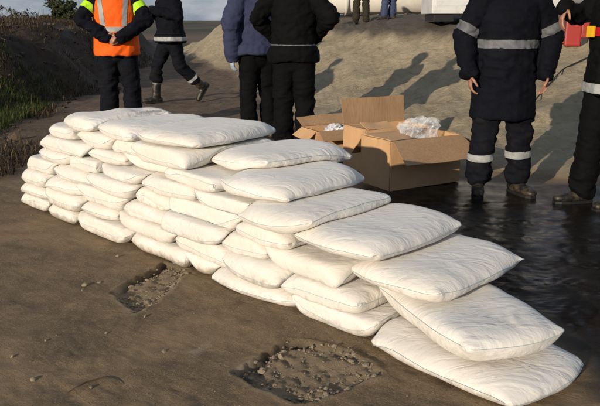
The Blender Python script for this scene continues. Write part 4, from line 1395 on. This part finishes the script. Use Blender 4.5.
        for i in range(n_ - 1):
            a0, a1, b0_, b1_ = 2 * i, 2 * i + 1, 2 * i + 2, 2 * i + 3; o_ = 2 * n_
            Fc += [(a0, b0_, b1_, a1), (a0 + o_, a1 + o_, b1_ + o_, b0_ + o_), (a0, a0 + o_, b0_ + o_, b0_), (a1, b1_, b1_ + o_, a1 + o_)]
        Fc += [(0, 1, 1 + 2 * n_, 2 * n_), (2 * n_ - 2, 4 * n_ - 2, 4 * n_ - 1, 2 * n_ - 1)]
        mb.add(V, Fc).obj('sole', M['rubber'], boot, smooth=False)
    # --- jacket
    hem = O.get('hem', .82); jw = O.get('jacket_w', 1.0); fl = O.get('flare', 1.0)
    mb = MB()
    zs = [hem, hem + .08, 1.0, 1.12, 1.27, 1.38, 1.455, 1.50] if hem < .92 else [hem, 1.06, 1.12, 1.20, 1.28, 1.38, 1.455, 1.50]
    rs = [(.205 * fl, .158 * fl), (.202 * fl, .156 * fl), (.196, .150), (.194, .148), (.205, .152), (.200, .140), (.135, .10), (.075, .075)]
    mb.tube([(0, .006, zs[0] - .002), (0, .006, zs[0])] + [(0, .006, z) for z in zs[1:]], [(rs[0][0] * .97 * jw, rs[0][1] * .97 * jw)] + [(a * jw, b * jw) for a, b in rs], 24, side=(1, 0, 0))
    jt = []
    for s in (1, -1):
        el, wr = Vector(A[s][0]), Vector(A[s][1]); sh = Vector((s * .175 * jw, 0, 1.415))
        sr = O.get('sleeve', 1.0)
        cuff = el.lerp(wr, 1.0)
        mb.limb([(s * .07, 0, 1.42), sh, sh.lerp(el, .5), el], [.080, .088 * sr, .080 * sr, .070 * sr], 14)
        mb.limb([el, el.lerp(cuff, .55), cuff], [.070 * sr, .064 * sr, .054 * sr], 14)
        jt += [(el, .09), (cuff, .06)]
    mb.tube([(0, .012, 1.47), (0, .012, 1.545)], [(.082, .082), (.074, .074)], 16)
    me = remesh(mb, voxel, 3)
    folds(me, O.get('fold', .012), seed + 2, jt + [((0, 0, 1.0), .12)], (8, 8, 13), drape=1.0)
    jacket = link('jacket', me, M[O['jacket']], root)
    for (z, hw, mt) in O.get('chest_bands', []):
        lim = .25 * jw
        band(jacket, (0, 0, z), (0, 0, 1), hw, M[mt], jacket, keep=lambda c: math.hypot(c.x, c.y) < .32, cuts=[((O.get('band_x', .20) * jw, 0, 0), (1, 0, 0)), ((-O.get('band_x', .20) * jw, 0, 0), (-1, 0, 0))])
    for (fr, hw, mt) in O.get('arm_bands', []):
        for s in (1, -1):
            sh, el = Vector((s * .175 * jw, 0, 1.415)), Vector(A[s][0])
            c0 = sh.lerp(el, fr)
            band(jacket, c0, el - sh, hw, M[mt], jacket, keep=lambda c, c0=c0, s=s: (c - c0).length < .16, cuts=[((s * .205 * jw, 0, 0), (-s, 0, 0))])
    for (s, fr, hw, mt) in O.get('cuffs', []):
        el, wr = Vector(A[s][0]), Vector(A[s][1]); c0 = el.lerp(wr, fr)
        band(jacket, c0, wr - el, hw, M[mt], jacket, name='cuff', keep=lambda c, c0=c0: (c - c0).length < .09)
    return root, body, trousers, jacket, A, L

# man in the orange vest, back to us, hands clasped behind him
R1, b1_, t1_, j1_, A1, L1 = person('person in an orange high-visibility vest with hands clasped behind the back', (-2.14, 8.4), R(186), dict(
        trousers='navy_trouser', jacket='navy', hem=.90, jacket_w=1.02, trouser_hem=.10, leg_bands=[(.18, .022, 'reflect')], leg=1.12, fold=.014, arm_bands=[(.52, .036, 'lime')]),
    legs={1: ((.115, -.02, .50), (.135, .02, .09), (.2, -1)), -1: ((-.115, -.02, .50), (-.145, .02, .09), (-.3, -1))},
    arms={1: ((.34, .12, 1.20), (.085, .215, 1.02), (-.9, .10, -.40), (0, 1, 0), .9), -1: ((-.34, .12, 1.20), (-.075, .235, 1.00), (.9, .10, -.35), (0, -1, 0), .7)}, scale=1.08, seed=11)
mb = MB()
zs = [.82, .90, 1.0, 1.12, 1.27, 1.38, 1.455]
rs = [(.248, .194), (.246, .192), (.240, .188), (.236, .185), (.242, .186), (.226, .170), (.130, .112)]
mb.tube([(0, .006, .818)] + [(0, .006, z) for z in zs], [(.225, .17)] + rs, 28, side=(1, 0, 0))
me = remesh(mb, .010, 3); folds(me, .009, 77, [((0, .1, .95), .14)], (7, 7, 5), drape=.7)
vest = link('vest', me, M['orange'], R1)
band(vest, (0, 0, 1.10), (0, .05, 1), .026, M['reflect'], vest)
for s in (1, -1):
    band(vest, (s * .115, 0, 1.2), (1, 0, -.10 * s), .024, M['reflect'], vest, keep=lambda c: 1.125 < c.z < 1.46)

# walker on the track
person('walking person in a dark coat with a pale hem band, behind the orange vest', (-2.03, 11.2), R(-58), dict(
        trousers='navy_trouser', jacket='navy', hem=.84, jacket_w=1.20, flare=1.10, trouser_hem=.30, leg_bands=[(.42, .022, 'reflect')], chest_bands=[(.885, .026, 'reflect')], band_x=.4, boot_h=.27, tilt={1: .95}),
    legs={1: ((.10, .10, .51), (.115, .40, .225), (0, -1)), -1: ((-.10, -.17, .50), (-.11, -.20, .09), (-.1, -1))},
    arms={1: ((.27, .02, 1.18), (.10, -.27, 1.27), (-.8, -.4, .2), (0, .5, -.4), .8), -1: ((-.27, .0, 1.18), (-.08, -.28, 1.24), (.8, -.4, .2), (0, .5, -.4), .8)}, scale=1.12, seed=23)

# the two dark figures behind the wall
R3, b3_, t3_, j3_, A3, L3 = person('person in a loose blue-grey coat and black trousers, half hidden by another', (-.46, 7.75), R(205), dict(
        trousers='black', jacket='blue_grey', hem=.88, jacket_w=1.10, flare=1.16, trouser_hem=.09, leg=1.06, sleeve=1.25, fold=.010),
    arms={1: ((.30, .06, 1.18), (.28, .02, .86), (0, -.1, -1), (-1, 0, 0), .4), -1: ((-.28, .0, 1.16), (-.25, -.14, .95), (0, -.3, -1), (1, 0, 0), .4)}, seed=31, scale=1.06)
el, wr = Vector(A3[1][0]), Vector(A3[1][1])
mb = MB(); hand(mb, wr, (0, -.1, -1), (-1, 0, 0), Vector((0, -1, .2)), .4); mb.limb([wr + Vector((0, 0, .05)), wr], [.036, .032], 12)
v_, n_ = None, None
me = remesh(mb, .006, 2); v_, n_ = mesh_np(me); me.vertices.foreach_set('co', (v_ + n_ * .004).ravel()); me.update()
link('glove', me, M['glove'], R3)
person('person all in black standing with arms akimbo behind the wall', (-.06, 7.08), R(172), dict(
        trousers='black', jacket='black', hem=.84, jacket_w=1.02, flare=1.14, trouser_hem=.09, leg=1.10, fold=.014, chest_bands=[(.99, .006, 'reflect_dim')]),
    legs={1: ((.10, -.015, .50), (.105, .02, .09), (.2, -1)), -1: ((-.10, -.015, .50), (-.105, .02, .09), (-.2, -1))},
    arms={1: ((.345, .10, 1.24), (.19, -.13, 1.05), (-.8, -.5, -.2), (0, 1, -.2), .6), -1: ((-.345, .10, 1.24), (-.19, -.13, 1.05), (.8, -.5, -.2), (0, 1, -.2), .6)}, seed=41, scale=1.06)
# standing man in the long navy coat
person('person in a long navy coat with grey bands on chest and sleeves, arms hanging', (1.50, 5.19), R(2), dict(
        trousers='navy_trouser', jacket='navy', hem=.585, jacket_w=1.12, flare=1.02, trouser_hem=.12, leg=1.10, leg_bands=[(.55, .026, 'reflect')], chest_bands=[(1.115, .030, 'reflect_dim')], arm_bands=[(.80, .032, 'reflect_dim')], fold=.014, sleeve=1.12, cuffs=[(1, .90, .012, 'navy'), (-1, .90, .012, 'navy')]),
    legs={1: ((.125, -.02, .50), (.155, .02, .09), (.35, -1)), -1: ((-.125, -.02, .50), (-.145, .02, .09), (-.25, -1))},
    arms={1: ((.315, .02, 1.17), (.275, -.07, .90), (-.02, -.12, -1), (-1, -.1, 0), .55), -1: ((-.315, .02, 1.17), (-.275, -.06, .90), (.05, -.12, -1), (1, -.1, 0), .5)}, voxel=.010, seed=53)
# man at the right edge, facing left
R6, b6_, t6_, j6_, A6, L6 = person('person in dark overalls with a red belt at the right edge, hand held out', (2.13, 4.82), R(-74), dict(
        trousers='black', jacket='black', hem=.80, jacket_w=1.06, flare=1.02, trouser_hem=.09, leg=1.14, chest_bands=[(.835, .032, 'reflect')], band_x=.4, fold=.014),
    legs={1: ((.105, .02, .50), (.115, .07, .09), (0, -1)), -1: ((-.11, -.03, .50), (-.125, -.06, .09), (-.15, -1))},
    arms={1: ((.29, .05, 1.17), (.25, -.10, .93), (0, -.2, -1), (-1, 0, 0), .5), -1: ((-.27, -.10, 1.30), (-.20, -.28, 1.36), (.15, -.45, -1.0), (.3, .6, -.4), .35)}, voxel=.010, seed=67)
belt = band(j6_, (0, 0, 1.205), (0, 0, 1), .028, M['red_cloth'], R6, name='belt', keep=lambda c: abs(c.x) < .23 and math.hypot(c.x, c.y) < .27, off=.008)
bm = bmesh.new(); bm_box(bm, (-.05, -.178, 1.205), (.07, .02, .075), bevel=.006); bm_obj('buckle', bm, M['yellow'], belt)
# three bystanders on the bank
for (px, dx, rz, tr, jk, lab, sd) in ((319, .0, 20, 'black', 'navy', 'bystander with black trousers at the left, standing in front of the white pipe', 81), (360, .0, -15, 'olive', 'olive', 'bystander in drab olive trousers in front of the white pipe, between two others', 83), (387, .0, 30, 'jeans', 'blue_grey', 'bystander in blue jeans in front of the white pipe, right of the other two', 85)):
    x = (px - 300) / 720 * 16.6
    person(lab, (x, 16.4), R(rz), dict(trousers=tr, jacket=jk, hem=.88, trouser_hem=.09), voxel=.016, seed=sd)
